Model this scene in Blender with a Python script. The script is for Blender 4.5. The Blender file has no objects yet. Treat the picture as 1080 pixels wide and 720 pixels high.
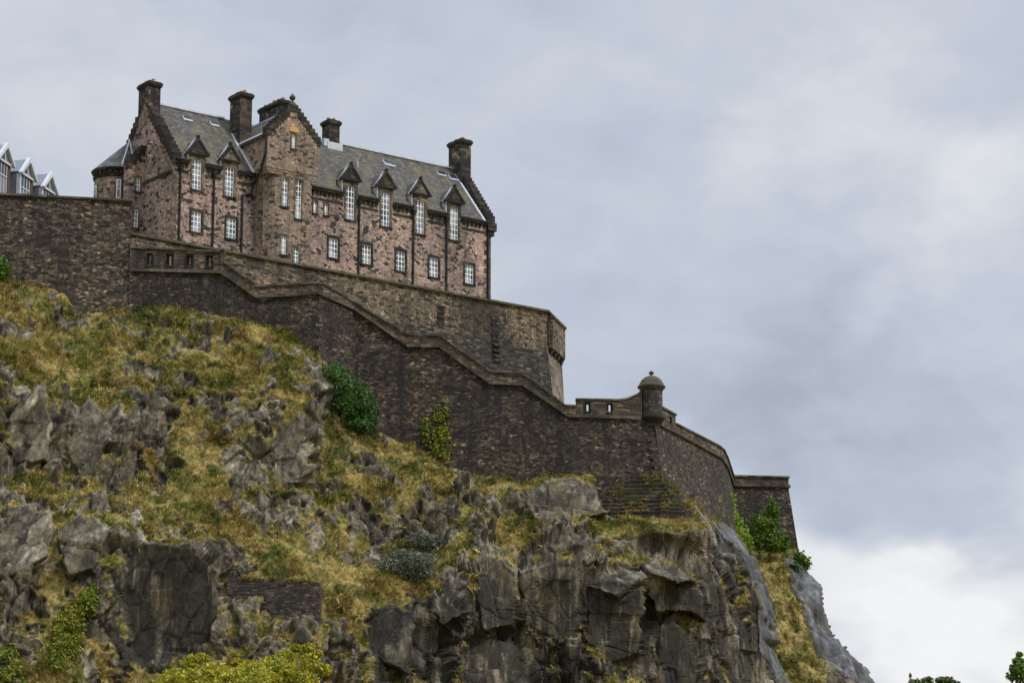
import bpy, math, random
import numpy as np

random.seed(7)
RNG = np.random.default_rng(11)
SC = bpy.context.scene
COL = SC.collection
R = math.radians

# ------------------------------------------------------------------ camera
FPX, YH, CZ = 3000.0, 1086.0, 1.7          # focal length in photo pixels, horizon row, eye height
PITCH = math.atan((YH - 360) / FPX)
cam = bpy.data.cameras.new('camera')
cam.sensor_width = 36.0
cam.lens = FPX * 36.0 / 1080.0
cam.clip_start = 0.5
cam.clip_end = 6000
camo = bpy.data.objects.new('camera', cam)
COL.objects.link(camo)
camo.location = (0, 0, CZ)
camo.rotation_euler = (math.pi / 2 + PITCH, 0, 0)
SC.camera = camo

_cp, _sp = math.cos(PITCH), math.sin(PITCH)


def ray(px, py):
    u = (360 - py) / FPX
    return np.array([(px - 540) / FPX, _cp - u * _sp, _sp + u * _cp])


def at(px, py, Y):
    """world point at forward distance Y seen at photo pixel (px, py)"""
    d = ray(px, py)
    return d * (Y / d[1]) + np.array([0, 0, CZ])


def at_arr(px, py, Y):
    u = (360 - py) / FPX
    dx, dy, dz = (px - 540) / FPX, _cp - u * _sp, _sp + u * _cp
    s = Y / dy
    return np.stack([dx * s, Y + 0 * s, dz * s + CZ], -1)


# ------------------------------------------------------------------ sky, sun, exposure
SUN_EL, SUN_AZ = 52.0, 118.0               # azimuth clockwise from the view direction (+Y)
W = bpy.data.worlds.new('World')
SC.world = W
W.use_nodes = True
nt = W.node_tree
nt.nodes.clear()


def nd(tree, typ, **kw):
    n = tree.nodes.new(typ)
    for k, v in kw.items():
        setattr(n, k, v)
    return n


def mathn(tree, op, a, b=None, c=None, clamp=False):
    n = tree.nodes.new('ShaderNodeMath')
    n.operation = op
    n.use_clamp = clamp
    for i, x in enumerate((a, b, c)):
        if x is None:
            continue
        if isinstance(x, (int, float)):
            n.inputs[i].default_value = x
        else:
            tree.links.new(x, n.inputs[i])
    return n.outputs[0]


def vmath(tree, op, a, b=None):
    n = tree.nodes.new('ShaderNodeVectorMath')
    n.operation = op
    for i, x in enumerate((a, b)):
        if x is None:
            continue
        if isinstance(x, (tuple, list)):
            n.inputs[i].default_value = x
        else:
            tree.links.new(x, n.inputs[i])
    return n


def ramp(tree, fac, stops, interp='LINEAR'):
    n = tree.nodes.new('ShaderNodeValToRGB')
    cr = n.color_ramp
    cr.interpolation = interp
    while len(cr.elements) > 1:
        cr.elements.remove(cr.elements[-1])
    for i, (p, c) in enumerate(stops):
        e = cr.elements[0] if i == 0 else cr.elements.new(p)
        e.position = p
        if isinstance(c, (int, float)):
            c = (c, c, c)
        e.color = (*c[:3], 1)
    if not isinstance(fac, (int, float)):
        tree.links.new(fac, n.inputs[0])
    return n.outputs[0]


def mixc(tree, fac, a, b, mode='MIX'):
    n = tree.nodes.new('ShaderNodeMix')
    n.data_type = 'RGBA'
    n.blend_type = mode
    n.clamp_factor = True
    for sock, x in ((n.inputs[0], fac), (n.inputs[6], a), (n.inputs[7], b)):
        if isinstance(x, (int, float)):
            sock.default_value = x
        elif isinstance(x, tuple):
            sock.default_value = (*x[:3], 1)
        else:
            tree.links.new(x, sock)
    return n.outputs[2]


def noise(tree, vec, scale, detail=4, rough=0.55, lac=2.0, dist=0.0, out=0):
    n = tree.nodes.new('ShaderNodeTexNoise')
    n.inputs['Scale'].default_value = scale
    n.inputs['Detail'].default_value = detail
    n.inputs['Roughness'].default_value = rough
    n.inputs['Lacunarity'].default_value = lac
    n.inputs['Distortion'].default_value = dist
    if vec is not None:
        tree.links.new(vec, n.inputs['Vector'])
    return n.outputs[out]


def smooth(tree, x, a, b):
    n = tree.nodes.new('ShaderNodeMapRange')
    n.interpolation_type = 'SMOOTHSTEP'
    tree.links.new(x, n.inputs[0])
    n.inputs[1].default_value = a
    n.inputs[2].default_value = b
    return n.outputs[0]


sky = nd(nt, 'ShaderNodeTexSky', sky_type='NISHITA', sun_disc=False)
sky.sun_elevation = R(SUN_EL)
sky.sun_rotation = R(SUN_AZ)
bg_sky = nd(nt, 'ShaderNodeBackground')
bg_sky.inputs[1].default_value = 0.08
nt.links.new(sky.outputs[0], bg_sky.inputs[0])
tc = nd(nt, 'ShaderNodeTexCoord')
DIR = tc.outputs['Generated']
SPX = nd(nt, 'ShaderNodeSeparateXYZ')
nt.links.new(DIR, SPX.inputs[0])
# layered cloud deck: each soft mass is placed by its bearing and elevation in the sky
mp = nd(nt, 'ShaderNodeMapping')
mp.inputs['Scale'].default_value = (1.0, 1.0, 1.7)
mp.inputs['Location'].default_value = (0.31, 0.0, 0.12)
nt.links.new(DIR, mp.inputs[0])
n_big = noise(nt, mp.outputs[0], 7.0, 5, 0.52, dist=0.4)
n_mid = noise(nt, mp.outputs[0], 19.0, 6, 0.55, dist=0.5)
n_warp = noise(nt, mp.outputs[0], 10.0, 4, 0.55, out=1)
wv = vmath(nt, 'SCALE', vmath(nt, 'SUBTRACT', n_warp, (0.5, 0.5, 0.5)).outputs[0])
wv.inputs['Scale'].default_value = 0.22
WDIR = vmath(nt, 'ADD', DIR, wv.outputs[0]).outputs[0]


def sky_blob(px, py, rx, ry):
    """soft elliptic mass of cloud centred on a bearing and elevation"""
    d = ray(px, py)
    d = d / np.linalg.norm(d)
    s = vmath(nt, 'SUBTRACT', WDIR, tuple(float(q) for q in d)).outputs[0]
    m = vmath(nt, 'MULTIPLY', s, (FPX / rx, 0.0, FPX / ry)).outputs[0]
    ln = nt.nodes.new('ShaderNodeVectorMath')
    ln.operation = 'LENGTH'
    nt.links.new(m, ln.inputs[0])
    return smooth(nt, ln.outputs['Value'], 1.0, 0.0)


tone = mathn(nt, 'MULTIPLY_ADD', mathn(nt, 'SUBTRACT', n_big, 0.5), 0.34, 0.55)
tone = mathn(nt, 'MULTIPLY_ADD', mathn(nt, 'SUBTRACT', n_mid, 0.5), 0.30, tone)
for (bx, by, rx, ry, amt) in ((985, 670, 400, 230, 0.35), (840, 570, 200, 110, 0.12), (1010, 700, 300, 90, 0.16),
                              (760, 330, 360, 190, -0.05), (930, 440, 360, 160, -0.13), (1010, 130, 300, 190, 0.17), (1050, 545, 170, 60, -0.10), (640, 620, 260, 170, 0.06),
                              (560, 160, 250, 200, 0.02), (90, 80, 330, 180, 0.06), (1060, 300, 140, 90, -0.06),
                              (760, 120, 180, 140, -0.04), (930, 560, 120, 50, 0.10)):
    tone = mathn(nt, 'MULTIPLY_ADD', sky_blob(bx, by, rx, ry), amt, tone)
ccol = ramp(nt, tone, [(0.0, (0.135, 0.15, 0.18)), (0.30, (0.315, 0.345, 0.405)), (0.50, (0.475, 0.52, 0.615)),
                       (0.66, (0.60, 0.63, 0.685)), (0.85, (0.76, 0.77, 0.79)), (1.0, (0.84, 0.845, 0.85))])
bg_c = nd(nt, 'ShaderNodeBackground')
# an overcast sky is brightest overhead
zen = smooth(nt, SPX.outputs[2], 0.42, 0.95)
nt.links.new(mathn(nt, 'MULTIPLY_ADD', zen, 2.6, 1.0), bg_c.inputs[1])
nt.links.new(ccol, bg_c.inputs[0])
mx = nd(nt, 'ShaderNodeMixShader')
mx.inputs[0].default_value = 0.93
nt.links.new(bg_sky.outputs[0], mx.inputs[1])
nt.links.new(bg_c.outputs[0], mx.inputs[2])
wo = nd(nt, 'ShaderNodeOutputWorld')
nt.links.new(mx.outputs[0], wo.inputs[0])

sl = bpy.data.lights.new('sun', 'SUN')
sl.energy = 2.9
sl.angle = R(12)
sl.color = (1.0, 0.96, 0.9)
so = bpy.data.objects.new('sun', sl)
COL.objects.link(so)
so.rotation_euler = (R(90 - SUN_EL), 0, R(180 - SUN_AZ))
so.location = (60, 60, 140)

vs = SC.view_settings
vs.view_transform = 'Standard'
vs.look = 'None'
vs.gamma = 1.0
vs.use_curve_mapping = False
vs.exposure = 0.16
try:
    SC.cycles.max_bounces = 6
    SC.cycles.diffuse_bounces = 3
    SC.cycles.transparent_max_bounces = 6
    SC.cycles.use_adaptive_sampling = True
except Exception:
    pass


# ------------------------------------------------------------------ object helpers
def tag(o, label=None, cat=None, group=None, kind=None):
    for k, v in (('label', label), ('category', cat), ('group', group), ('kind', kind)):
        if v:
            o[k] = v
    return o


def empty(name, loc, rz=0.0):
    o = bpy.data.objects.new(name, None)
    COL.objects.link(o)
    o.location = loc
    o.rotation_euler = (0, 0, rz)
    o.empty_display_size = 0.5
    return o


class MB:
    """collects polygons and links them as one mesh object"""

    def __init__(s):
        s.v, s.f, s.uv, s.sm, s.mi = [], [], [], [], []

    def poly(s, pts, uv=None, smooth=False, mi=0):
        b = len(s.v)
        s.v.extend([tuple(float(c) for c in p) for p in pts])
        s.f.append(list(range(b, b + len(pts))))
        s.uv.append(uv)
        s.sm.append(smooth)
        s.mi.append(mi)

    def hexa(s, a, b, mi=0):
        """a: 4 bottom points, b: 4 top points, both counter-clockwise seen from above"""
        s.poly([a[3], a[2], a[1], a[0]], mi=mi)
        s.poly(b, mi=mi)
        for i in range(4):
            j = (i + 1) % 4
            s.poly([a[i], a[j], b[j], b[i]], mi=mi)

    def box(s, x0, x1, y0, y1, z0, z1, mi=0):
        s.hexa([(x0, y0, z0), (x1, y0, z0), (x1, y1, z0), (x0, y1, z0)],
               [(x0, y0, z1), (x1, y0, z1), (x1, y1, z1), (x0, y1, z1)], mi)

    def prism(s, poly, d, mi=0):
        """closed outline (3-D points) pushed along vector d"""
        d = np.array(d, float)
        p = [np.array(q, float) for q in poly]
        q = [a + d for a in p]
        n = np.zeros(3)
        for i in range(len(p)):
            n += np.cross(p[i], p[(i + 1) % len(p)])
        if np.dot(n, d) > 0:
            s.poly(p[::-1], mi=mi)
            s.poly(q, mi=mi)
            for i in range(len(p)):
                j = (i + 1) % len(p)
                s.poly([p[i], p[j], q[j], q[i]], mi=mi)
        else:
            s.poly(p, mi=mi)
            s.poly(q[::-1], mi=mi)
            for i in range(len(p)):
                j = (i + 1) % len(p)
                s.poly([p[j], p[i], q[i], q[j]], mi=mi)

    def lathe(s, c, prof, n=24, a0=0.0, a1=2 * math.pi, mi=0, sm=True):
        """surface of revolution about the vertical through c; prof = [(radius, z)]"""
        full = abs(a1 - a0 - 2 * math.pi) < 1e-6
        for i in range(n):
            t0, t1 = a0 + (a1 - a0) * i / n, a0 + (a1 - a0) * (i + 1) / n
            for (r0, z0), (r1, z1) in zip(prof[:-1], prof[1:]):
                rm = max(r0, r1, 0.2)
                P = [(c[0] + r0 * math.cos(t0), c[1] + r0 * math.sin(t0), z0),
                     (c[0] + r0 * math.cos(t1), c[1] + r0 * math.sin(t1), z0),
                     (c[0] + r1 * math.cos(t1), c[1] + r1 * math.sin(t1), z1),
                     (c[0] + r1 * math.cos(t0), c[1] + r1 * math.sin(t0), z1)]
                U_ = [(t0 * rm, z0 + r0), (t1 * rm, z0 + r0), (t1 * rm, z1 + r1), (t0 * rm, z1 + r1)]
                if r1 < 1e-4:
                    P, U_ = P[:3], U_[:3]
                elif r0 < 1e-4:
                    P, U_ = [P[0], P[2], P[3]], [U_[0], U_[2], U_[3]]
                s.poly(P, U_, sm, mi)

    def tube(s, pts, r, n=8, mi=0):
        pts = [np.array(p, float) for p in pts]
        rs = r if isinstance(r, (list, tuple)) else [r] * len(pts)
        rings = []
        for i, p in enumerate(pts):
            d = pts[min(i + 1, len(pts) - 1)] - pts[max(i - 1, 0)]
            d = d / (np.linalg.norm(d) + 1e-9)
            a = np.array([1.0, 0, 0]) if abs(d[0]) < 0.8 else np.array([0, 1.0, 0])
            x = np.cross(d, a)
            x /= np.linalg.norm(x)
            y = np.cross(d, x)
            rings.append([p + rs[i] * (math.cos(2 * math.pi * k / n) * x + math.sin(2 * math.pi * k / n) * y)
                          for k in range(n)])
        for a, b in zip(rings[:-1], rings[1:]):
            for k in range(n):
                j = (k + 1) % n
                s.poly([a[k], a[j], b[j], b[k]], smooth=True, mi=mi)
        s.poly(rings[0][::-1], mi=mi)
        s.poly(rings[-1], mi=mi)

    def build(s, name, mat, parent=None, off=(0, 0, 0)):
        me = bpy.data.meshes.new(name)
        v = [(a - off[0], b - off[1], c - off[2]) for a, b, c in s.v]
        me.from_pydata(v, [], s.f)
        uvl = me.uv_layers.new(name='UVMap')
        Z = np.array([0, 0, 1.0])
        flat = []
        for f, uv in zip(s.f, s.uv):
            if uv is not None:
                flat.extend(uv)
                continue
            P = np.array([s.v[i] for i in f])
            n = np.zeros(3)
            for i in range(len(P)):
                n += np.cross(P[i] - P[0], P[(i + 1) % len(P)] - P[0])
            ln = np.linalg.norm(n)
            n = n / ln if ln > 1e-12 else Z
            if abs(n[2]) > 0.95:
                flat.extend([(p[0], p[1]) for p in P])
            else:
                t = np.cross(Z, n)
                t /= np.linalg.norm(t)
                b = np.cross(n, t)
                flat.extend([(float(p @ t), float(p @ b)) for p in P])
        uvl.data.foreach_set('uv', np.array(flat, np.float32).ravel())
        me.polygons.foreach_set('use_smooth', np.array(s.sm, bool))
        mats = mat if isinstance(mat, (list, tuple)) else [mat]
        for m in mats:
            me.materials.append(m)
        me.polygons.foreach_set('material_index', np.array(s.mi, np.int32))
        me.update()
        o = bpy.data.objects.new(name, me)
        COL.objects.link(o)
        if parent is not None:
            o.parent = parent
        return o


def np_mesh(name, V, F, mat, attrs=None, smooth=True, parent=None):
    """fast mesh from arrays; F is (n,3) or (n,4)"""
    me = bpy.data.meshes.new(name)
    k = F.shape[1]
    me.vertices.add(len(V))
    me.vertices.foreach_set('co', np.ascontiguousarray(V, np.float32).ravel())
    me.loops.add(F.size)
    me.loops.foreach_set('vertex_index', np.ascontiguousarray(F, np.int32).ravel())
    me.polygons.add(len(F))
    me.polygons.foreach_set('loop_start', np.arange(0, F.size, k, dtype=np.int32))
    me.polygons.foreach_set('loop_total', np.full(len(F), k, np.int32))
    me.polygons.foreach_set('use_smooth', np.full(len(F), smooth, bool))
    for an, arr in (attrs or {}).items():
        a = me.attributes.new(an, 'FLOAT', 'POINT')
        a.data.foreach_set('value', np.ascontiguousarray(arr, np.float32).ravel())
    me.materials.append(mat)
    me.update()
    me.validate()
    o = bpy.data.objects.new(name, me)
    COL.objects.link(o)
    if parent is not None:
        o.parent = parent
    return o


# ------------------------------------------------------------------ materials
def newmat(name):
    m = bpy.data.materials.new(name)
    m.use_nodes = True
    t = m.node_tree
    t.nodes.clear()
    b = t.nodes.new('ShaderNodeBsdfPrincipled')
    o = t.nodes.new('ShaderNodeOutputMaterial')
    t.links.new(b.outputs[0], o.inputs[0])
    b.inputs['Roughness'].default_value = 0.9
    b.inputs['Specular IOR Level'].default_value = 0.25
    return m, t, b


def bump(t, b, h, strength, dist):
    n = t.nodes.new('ShaderNodeBump')
    n.inputs['Strength'].default_value = strength
    n.inputs['Distance'].default_value = dist
    t.links.new(h, n.inputs['Height'])
    t.links.new(n.outputs[0], b.inputs['Normal'])


def masonry(name, palette, w, h, mortar, rubble=False, streak=0.6, soot=(0.016, 0.015, 0.015), stain_scale=0.35,
            stain=0.5, moss=0.0, seed=0.0):
    m, t, b = newmat(name)
    uv = t.nodes.new('ShaderNodeUVMap').outputs[0]
    geo = t.nodes.new('ShaderNodeNewGeometry')
    off = vmath(t, 'ADD', uv, (seed * 3.7, seed * 1.3, 0)).outputs[0]
    wob = vmath(t, 'SUBTRACT', noise(t, off, 1.3 / w * 0.5, 3, 0.6, out=1), (0.5, 0.5, 0.5)).outputs[0]
    wv_ = vmath(t, 'MULTIPLY', wob, (w * 0.5, h * (0.75 if rubble else 0.55), 0)).outputs[0]
    vec = vmath(t, 'ADD', off, wv_).outputs[0]

    def brick(ww, hh, offv):
        br = t.nodes.new('ShaderNodeTexBrick')
        br.offset, br.squash, br.squash_frequency = 0.47, 1.35, 3
        br.inputs['Color1'].default_value = (0, 0, 0, 1)
        br.inputs['Color2'].default_value = (1, 1, 1, 1)
        br.inputs['Mortar'].default_value = (0.5, 0.5, 0.5, 1)
        br.inputs['Scale'].default_value = 1.0
        br.inputs['Mortar Size'].default_value = 0.016
        br.inputs['Mortar Smooth'].default_value = 0.4
        br.inputs['Bias'].default_value = 0.0
        br.inputs['Brick Width'].default_value = ww
        br.inputs['Row Height'].default_value = hh
        t.links.new(vmath(t, 'ADD', vec, offv).outputs[0], br.inputs['Vector'])
        return br.outputs['Color'], br.outputs['Fac']

    def voro(ww, hh, offv):
        sc = vmath(t, 'MULTIPLY', vmath(t, 'ADD', vec, offv).outputs[0], (1 / ww, 1 / hh, 1)).outputs[0]
        v1 = nd(t, 'ShaderNodeTexVoronoi', voronoi_dimensions='2D', feature='F1')
        v2 = nd(t, 'ShaderNodeTexVoronoi', voronoi_dimensions='2D', feature='DISTANCE_TO_EDGE')
        for q in (v1, v2):
            q.inputs['Scale'].default_value = 1.0
            q.inputs['Randomness'].default_value = 0.85
            t.links.new(sc, q.inputs['Vector'])
        sp = t.nodes.new('ShaderNodeSeparateColor')
        t.links.new(v1.outputs['Color'], sp.inputs[0])
        return sp.outputs[0], ramp(t, v2.outputs[0], [(0.0, 1.0), (0.10, 0.0)])

    if rubble:
        fa, ma = voro(w, h, (0, 0, 0))
        fb, mb_ = voro(w * 0.6, h * 0.75, (5.1, 2.7, 0))
        sel = ramp(t, noise(t, off, 0.9, 3, 0.6), [(0.46, 0.0), (0.54, 1.0)])
    else:
        fa, ma = brick(w, h, (0, 0, 0))
        fb, mb_ = brick(w * 0.72, h * 0.72, (1.9, 0.4, 0))
        sel = ramp(t, noise(t, off, 0.30, 3, 0.6), [(0.48, 0.0), (0.52, 1.0)])
    val = mathn(t, 'ADD', mathn(t, 'MULTIPLY', fa, mathn(t, 'SUBTRACT', 1.0, sel)), mathn(t, 'MULTIPLY', fb, sel))
    mor = mathn(t, 'ADD', mathn(t, 'MULTIPLY', ma, mathn(t, 'SUBTRACT', 1.0, sel)), mathn(t, 'MULTIPLY', mb_, sel))
    c = ramp(t, val, palette, 'LINEAR')
    grain = noise(t, uv, 5.5, 5, 0.65)
    c = mixc(t, 0.55, c, ramp(t, grain, [(0.25, 0.35), (0.75, 1.65)]), 'MULTIPLY')
    c = mixc(t, mathn(t, 'MULTIPLY', mor, 0.75), c, mortar)
    big = noise(t, vmath(t, 'ADD', geo.outputs['Position'], (seed * 9, seed * 4, 0)).outputs[0], stain_scale, 5, 0.6)
    c = mixc(t, mathn(t, 'MULTIPLY', ramp(t, big, [(0.46, 0.0), (0.62, 1.0)]), stain), c, soot)
    c = mixc(t, mathn(t, 'MULTIPLY', ramp(t, big, [(0.26, 1.0), (0.44, 0.0)]), 0.6), c, mixc(t, 1.0, c, (1.75, 1.58, 1.35), 'MULTIPLY'))
    st = noise(t, vmath(t, 'MULTIPLY', off, (1.1, 0.07, 1)).outputs[0], 1.0, 5, 0.6)
    c = mixc(t, mathn(t, 'MULTIPLY', ramp(t, st, [(0.50, 0.0), (0.66, 1.0)]), streak), c, soot)
    if moss > 0:
        mo = noise(t, geo.outputs['Position'], 0.8, 5, 0.65)
        c = mixc(t, mathn(t, 'MULTIPLY', ramp(t, mo, [(0.52, 0.0), (0.66, 1.0)]), moss), c, (0.11, 0.105, 0.03))
    t.links.new(c, b.inputs['Base Color'])
    hgt = mathn(t, 'MULTIPLY_ADD', mor, -1.0, mathn(t, 'MULTIPLY_ADD', grain, 0.7, mathn(t, 'MULTIPLY', val, 0.6)))
    bump(t, b, hgt, 0.9, 0.06)
    return m


def plain(name, col, rough=0.7, var=0.25, scale=3.0, metal=0.0, spec=0.3, bmp=0.0):
    m, t, b = newmat(name)
    tcn = t.nodes.new('ShaderNodeNewGeometry').outputs['Position']
    g = noise(t, tcn, scale, 5, 0.6)
    c = mixc(t, 1.0, col, ramp(t, g, [(0.25, 1 - var), (0.75, 1 + var)]), 'MULTIPLY')
    t.links.new(c, b.inputs['Base Color'])
    b.inputs['Roughness'].default_value = rough
    b.inputs['Metallic'].default_value = metal
    b.inputs['Specular IOR Level'].default_value = spec
    if bmp:
        bump(t, b, g, 0.6, bmp)
    return m


M = {}
M['rubble'] = masonry('pink_rubble', [(0.0, (0.02, 0.018, 0.018)), (0.17, (0.04, 0.034, 0.031)), (0.21, (0.15, 0.11, 0.095)),
                                      (0.45, (0.34, 0.225, 0.205)), (0.62, (0.235, 0.185, 0.165)), (0.78, (0.40, 0.31, 0.235)),
                                      (0.92, (0.33, 0.215, 0.20)), (1.0, (0.48, 0.39, 0.31))],
                      0.42, 0.23, (0.24, 0.195, 0.16), rubble=True, streak=0.35, stain=0.35, seed=1)
M['tower_rubble'] = masonry('tan_rubble', [(0.0, (0.035, 0.031, 0.03)), (0.14, (0.06, 0.05, 0.042)), (0.18, (0.18, 0.135, 0.10)),
                                           (0.5, (0.28, 0.205, 0.16)), (0.7, (0.24, 0.19, 0.16)), (0.85, (0.37, 0.275, 0.18)),
                                           (1.0, (0.33, 0.22, 0.17))],
                            0.42, 0.23, (0.20, 0.16, 0.12), rubble=True, streak=0.3, stain=0.35, seed=2)
M['dressed'] = masonry('dressed_stone', [(0.0, (0.06, 0.052, 0.045)), (0.5, (0.13, 0.105, 0.08)), (1.0, (0.24, 0.18, 0.11))],
                       0.7, 0.32, (0.08, 0.07, 0.06), streak=0.5, stain=0.6, seed=3)
M['sooty'] = masonry('sooty_stone', [(0.0, (0.012, 0.011, 0.011)), (0.6, (0.028, 0.025, 0.022)), (1.0, (0.08, 0.062, 0.045))],
                     0.6, 0.3, (0.03, 0.028, 0.025), streak=0.5, stain=0.6, seed=4)
M['chimney'] = masonry('chimney_stone', [(0.0, (0.015, 0.014, 0.013)), (0.55, (0.042, 0.035, 0.029)), (0.88, (0.12, 0.088, 0.06)),
                                         (1.0, (0.25, 0.18, 0.12))],
                       0.6, 0.32, (0.05, 0.045, 0.04), streak=0.9, stain=0.8, stain_scale=0.6, seed=5)
M['outer'] = masonry('outer_wall_stone', [(0.0, (0.012, 0.011, 0.010)), (0.25, (0.030, 0.024, 0.019)), (0.6, (0.068, 0.051, 0.038)),
                                          (0.84, (0.105, 0.077, 0.055)), (0.95, (0.155, 0.115, 0.082)), (1.0, (0.28, 0.22, 0.16))],
                     0.40, 0.17, (0.022, 0.019, 0.016), rubble=True, streak=0.75, stain=0.6, seed=6)
M['outer_light'] = masonry('parapet_stone', [(0.0, (0.03, 0.026, 0.022)), (0.5, (0.085, 0.067, 0.052)), (0.85, (0.14, 0.105, 0.075)),
                                             (1.0, (0.25, 0.18, 0.115))],
                           0.5, 0.21, (0.045, 0.038, 0.031), streak=0.5, stain=0.45, seed=7)
M['upper'] = masonry('upper_wall_stone', [(0.0, (0.02, 0.018, 0.017)), (0.17, (0.045, 0.037, 0.03)), (0.22, (0.095, 0.076, 0.058)), (0.6, (0.15, 0.118, 0.087)),
                                          (0.85, (0.21, 0.155, 0.10)), (1.0, (0.30, 0.23, 0.16))],
                     0.46, 0.20, (0.045, 0.038, 0.031), rubble=True, streak=0.6, stain=0.7, seed=8)
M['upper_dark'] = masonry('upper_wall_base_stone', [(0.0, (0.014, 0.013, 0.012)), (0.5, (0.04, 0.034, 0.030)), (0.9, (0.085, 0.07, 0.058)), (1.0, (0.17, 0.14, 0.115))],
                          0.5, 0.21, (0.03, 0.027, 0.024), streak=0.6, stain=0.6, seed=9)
M['high'] = masonry('high_wall_stone', [(0.0, (0.014, 0.012, 0.011)), (0.25, (0.035, 0.029, 0.024)), (0.6, (0.082, 0.064, 0.048)),
                                        (0.85, (0.13, 0.10, 0.072)), (0.95, (0.20, 0.155, 0.11)), (1.0, (0.31, 0.245, 0.17))],
                    0.46, 0.21, (0.03, 0.025, 0.021), rubble=True, streak=0.5, stain=0.5, seed=10)
M['footing'] = masonry('footing_stone', [(0.0, (0.025, 0.022, 0.02)), (0.6, (0.065, 0.054, 0.045)), (1.0, (0.16, 0.125, 0.09))],
                       0.55, 0.24, (0.04, 0.036, 0.03), streak=0.5, stain=0.5, moss=0.55, seed=11)
M['retaining'] = masonry('retaining_wall_stone', [(0.0, (0.02, 0.018, 0.016)), (0.6, (0.07, 0.056, 0.045)), (1.0, (0.17, 0.13, 0.10))],
                         0.36, 0.15, (0.03, 0.027, 0.025), streak=0.4, stain=0.4, seed=12)
M['coping'] = masonry('coping_stone', [(0.0, (0.032, 0.029, 0.024)), (0.5, (0.072, 0.063, 0.05)), (1.0, (0.14, 0.115, 0.085))],
                      0.85, 0.6, (0.015, 0.014, 0.012), streak=0.3, stain=0.4, moss=0.35, seed=16)
M['mossy_coping'] = plain('mossy_coping', (0.065, 0.06, 0.035), 0.95, 0.55, 1.6, bmp=0.04)
M['lead'] = plain('lead_flashing', (0.42, 0.44, 0.48), 0.5, 0.2, 2.0)
M['white'] = plain('white_paint', (0.84, 0.85, 0.86), 0.5, 0.05, 2.0)
M['pipe'] = plain('black_pipe', (0.012, 0.012, 0.014), 0.5, 0.2, 2.0)
M['pot'] = plain('clay_pot', (0.42, 0.22, 0.11), 0.85, 0.3, 4.0)
M['orange_stone'] = plain('orange_lintel', (0.42, 0.24, 0.08), 0.9, 0.3, 4.0)
M['gpaint'] = plain('grey_cladding', (0.14, 0.155, 0.19), 0.6, 0.12, 1.5)
M['brown_brick'] = masonry('brown_brick', [(0.0, (0.07, 0.035, 0.025)), (1.0, (0.15, 0.07, 0.045))], 0.3, 0.12,
                           (0.08, 0.06, 0.05), streak=0.2, stain=0.2, seed=13)
M['finial'] = plain('dark_mossy_stone', (0.055, 0.055, 0.036), 0.95, 0.5, 2.5, bmp=0.03)

m, t, b = newmat('window_glass')
g = noise(t, t.nodes.new('ShaderNodeNewGeometry').outputs['Position'], 0.9, 3, 0.5)
t.links.new(ramp(t, g, [(0.38, (0.03, 0.035, 0.042)), (0.5, (0.14, 0.155, 0.175)), (0.62, (0.34, 0.37, 0.40))]), b.inputs['Base Color'])
b.inputs['Roughness'].default_value = 0.08
b.inputs['Specular IOR Level'].default_value = 0.6
M['glass'] = m
m, t, b = newmat('dark_glass')
b.inputs['Base Color'].default_value = (0.03, 0.038, 0.055, 1)
b.inputs['Roughness'].default_value = 0.12
M['dark_glass'] = m


def slate(name, base, moss):
    m, t, b = newmat(name)
    uv = t.nodes.new('ShaderNodeUVMap').outputs[0]
    br = t.nodes.new('ShaderNodeTexBrick')
    br.inputs['Color1'].default_value = (0, 0, 0, 1)
    br.inputs['Color2'].default_value = (1, 1, 1, 1)
    br.inputs['Mortar'].default_value = (0, 0, 0, 1)
    br.inputs['Scale'].default_value = 1.0
    br.inputs['Mortar Size'].default_value = 0.012
    br.inputs['Brick Width'].default_value = 0.30
    br.inputs['Row Height'].default_value = 0.20
    t.links.new(uv, br.inputs['Vector'])
    c = mixc(t, 1.0, base, ramp(t, br.outputs['Color'], [(0, 0.5), (0.8, 1.3), (1, 1.8)]), 'MULTIPLY')
    gp = t.nodes.new('ShaderNodeNewGeometry').outputs['Position']
    c = mixc(t, mathn(t, 'MULTIPLY', ramp(t, noise(t, gp, 0.55, 6, 0.65), [(0.45, 0.0), (0.65, 1.0)]), moss), c, (0.12, 0.105, 0.035))
    c = mixc(t, 0.5, c, ramp(t, noise(t, vmath(t, 'MULTIPLY', uv, (1.5, 0.2, 1)).outputs[0], 1.0, 5, 0.65), [(0.3, 0.55), (0.7, 1.5)]), 'MULTIPLY')
    t.links.new(c, b.inputs['Base Color'])
    b.inputs['Roughness'].default_value = 0.75
    bump(t, b, br.outputs['Color'], 0.5, 0.02)
    return m


M['slate'] = slate('grey_slate', (0.056, 0.051, 0.046), 0.15)
M['slate_moss'] = slate('mossy_slate', (0.056, 0.051, 0.045), 0.32)
M['slate_turret'] = slate('dark_slate', (0.085, 0.088, 0.095), 0.1)
M['modern_roof'] = slate('brown_roof_tiles', (0.10, 0.085, 0.068), 0.1)


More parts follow.
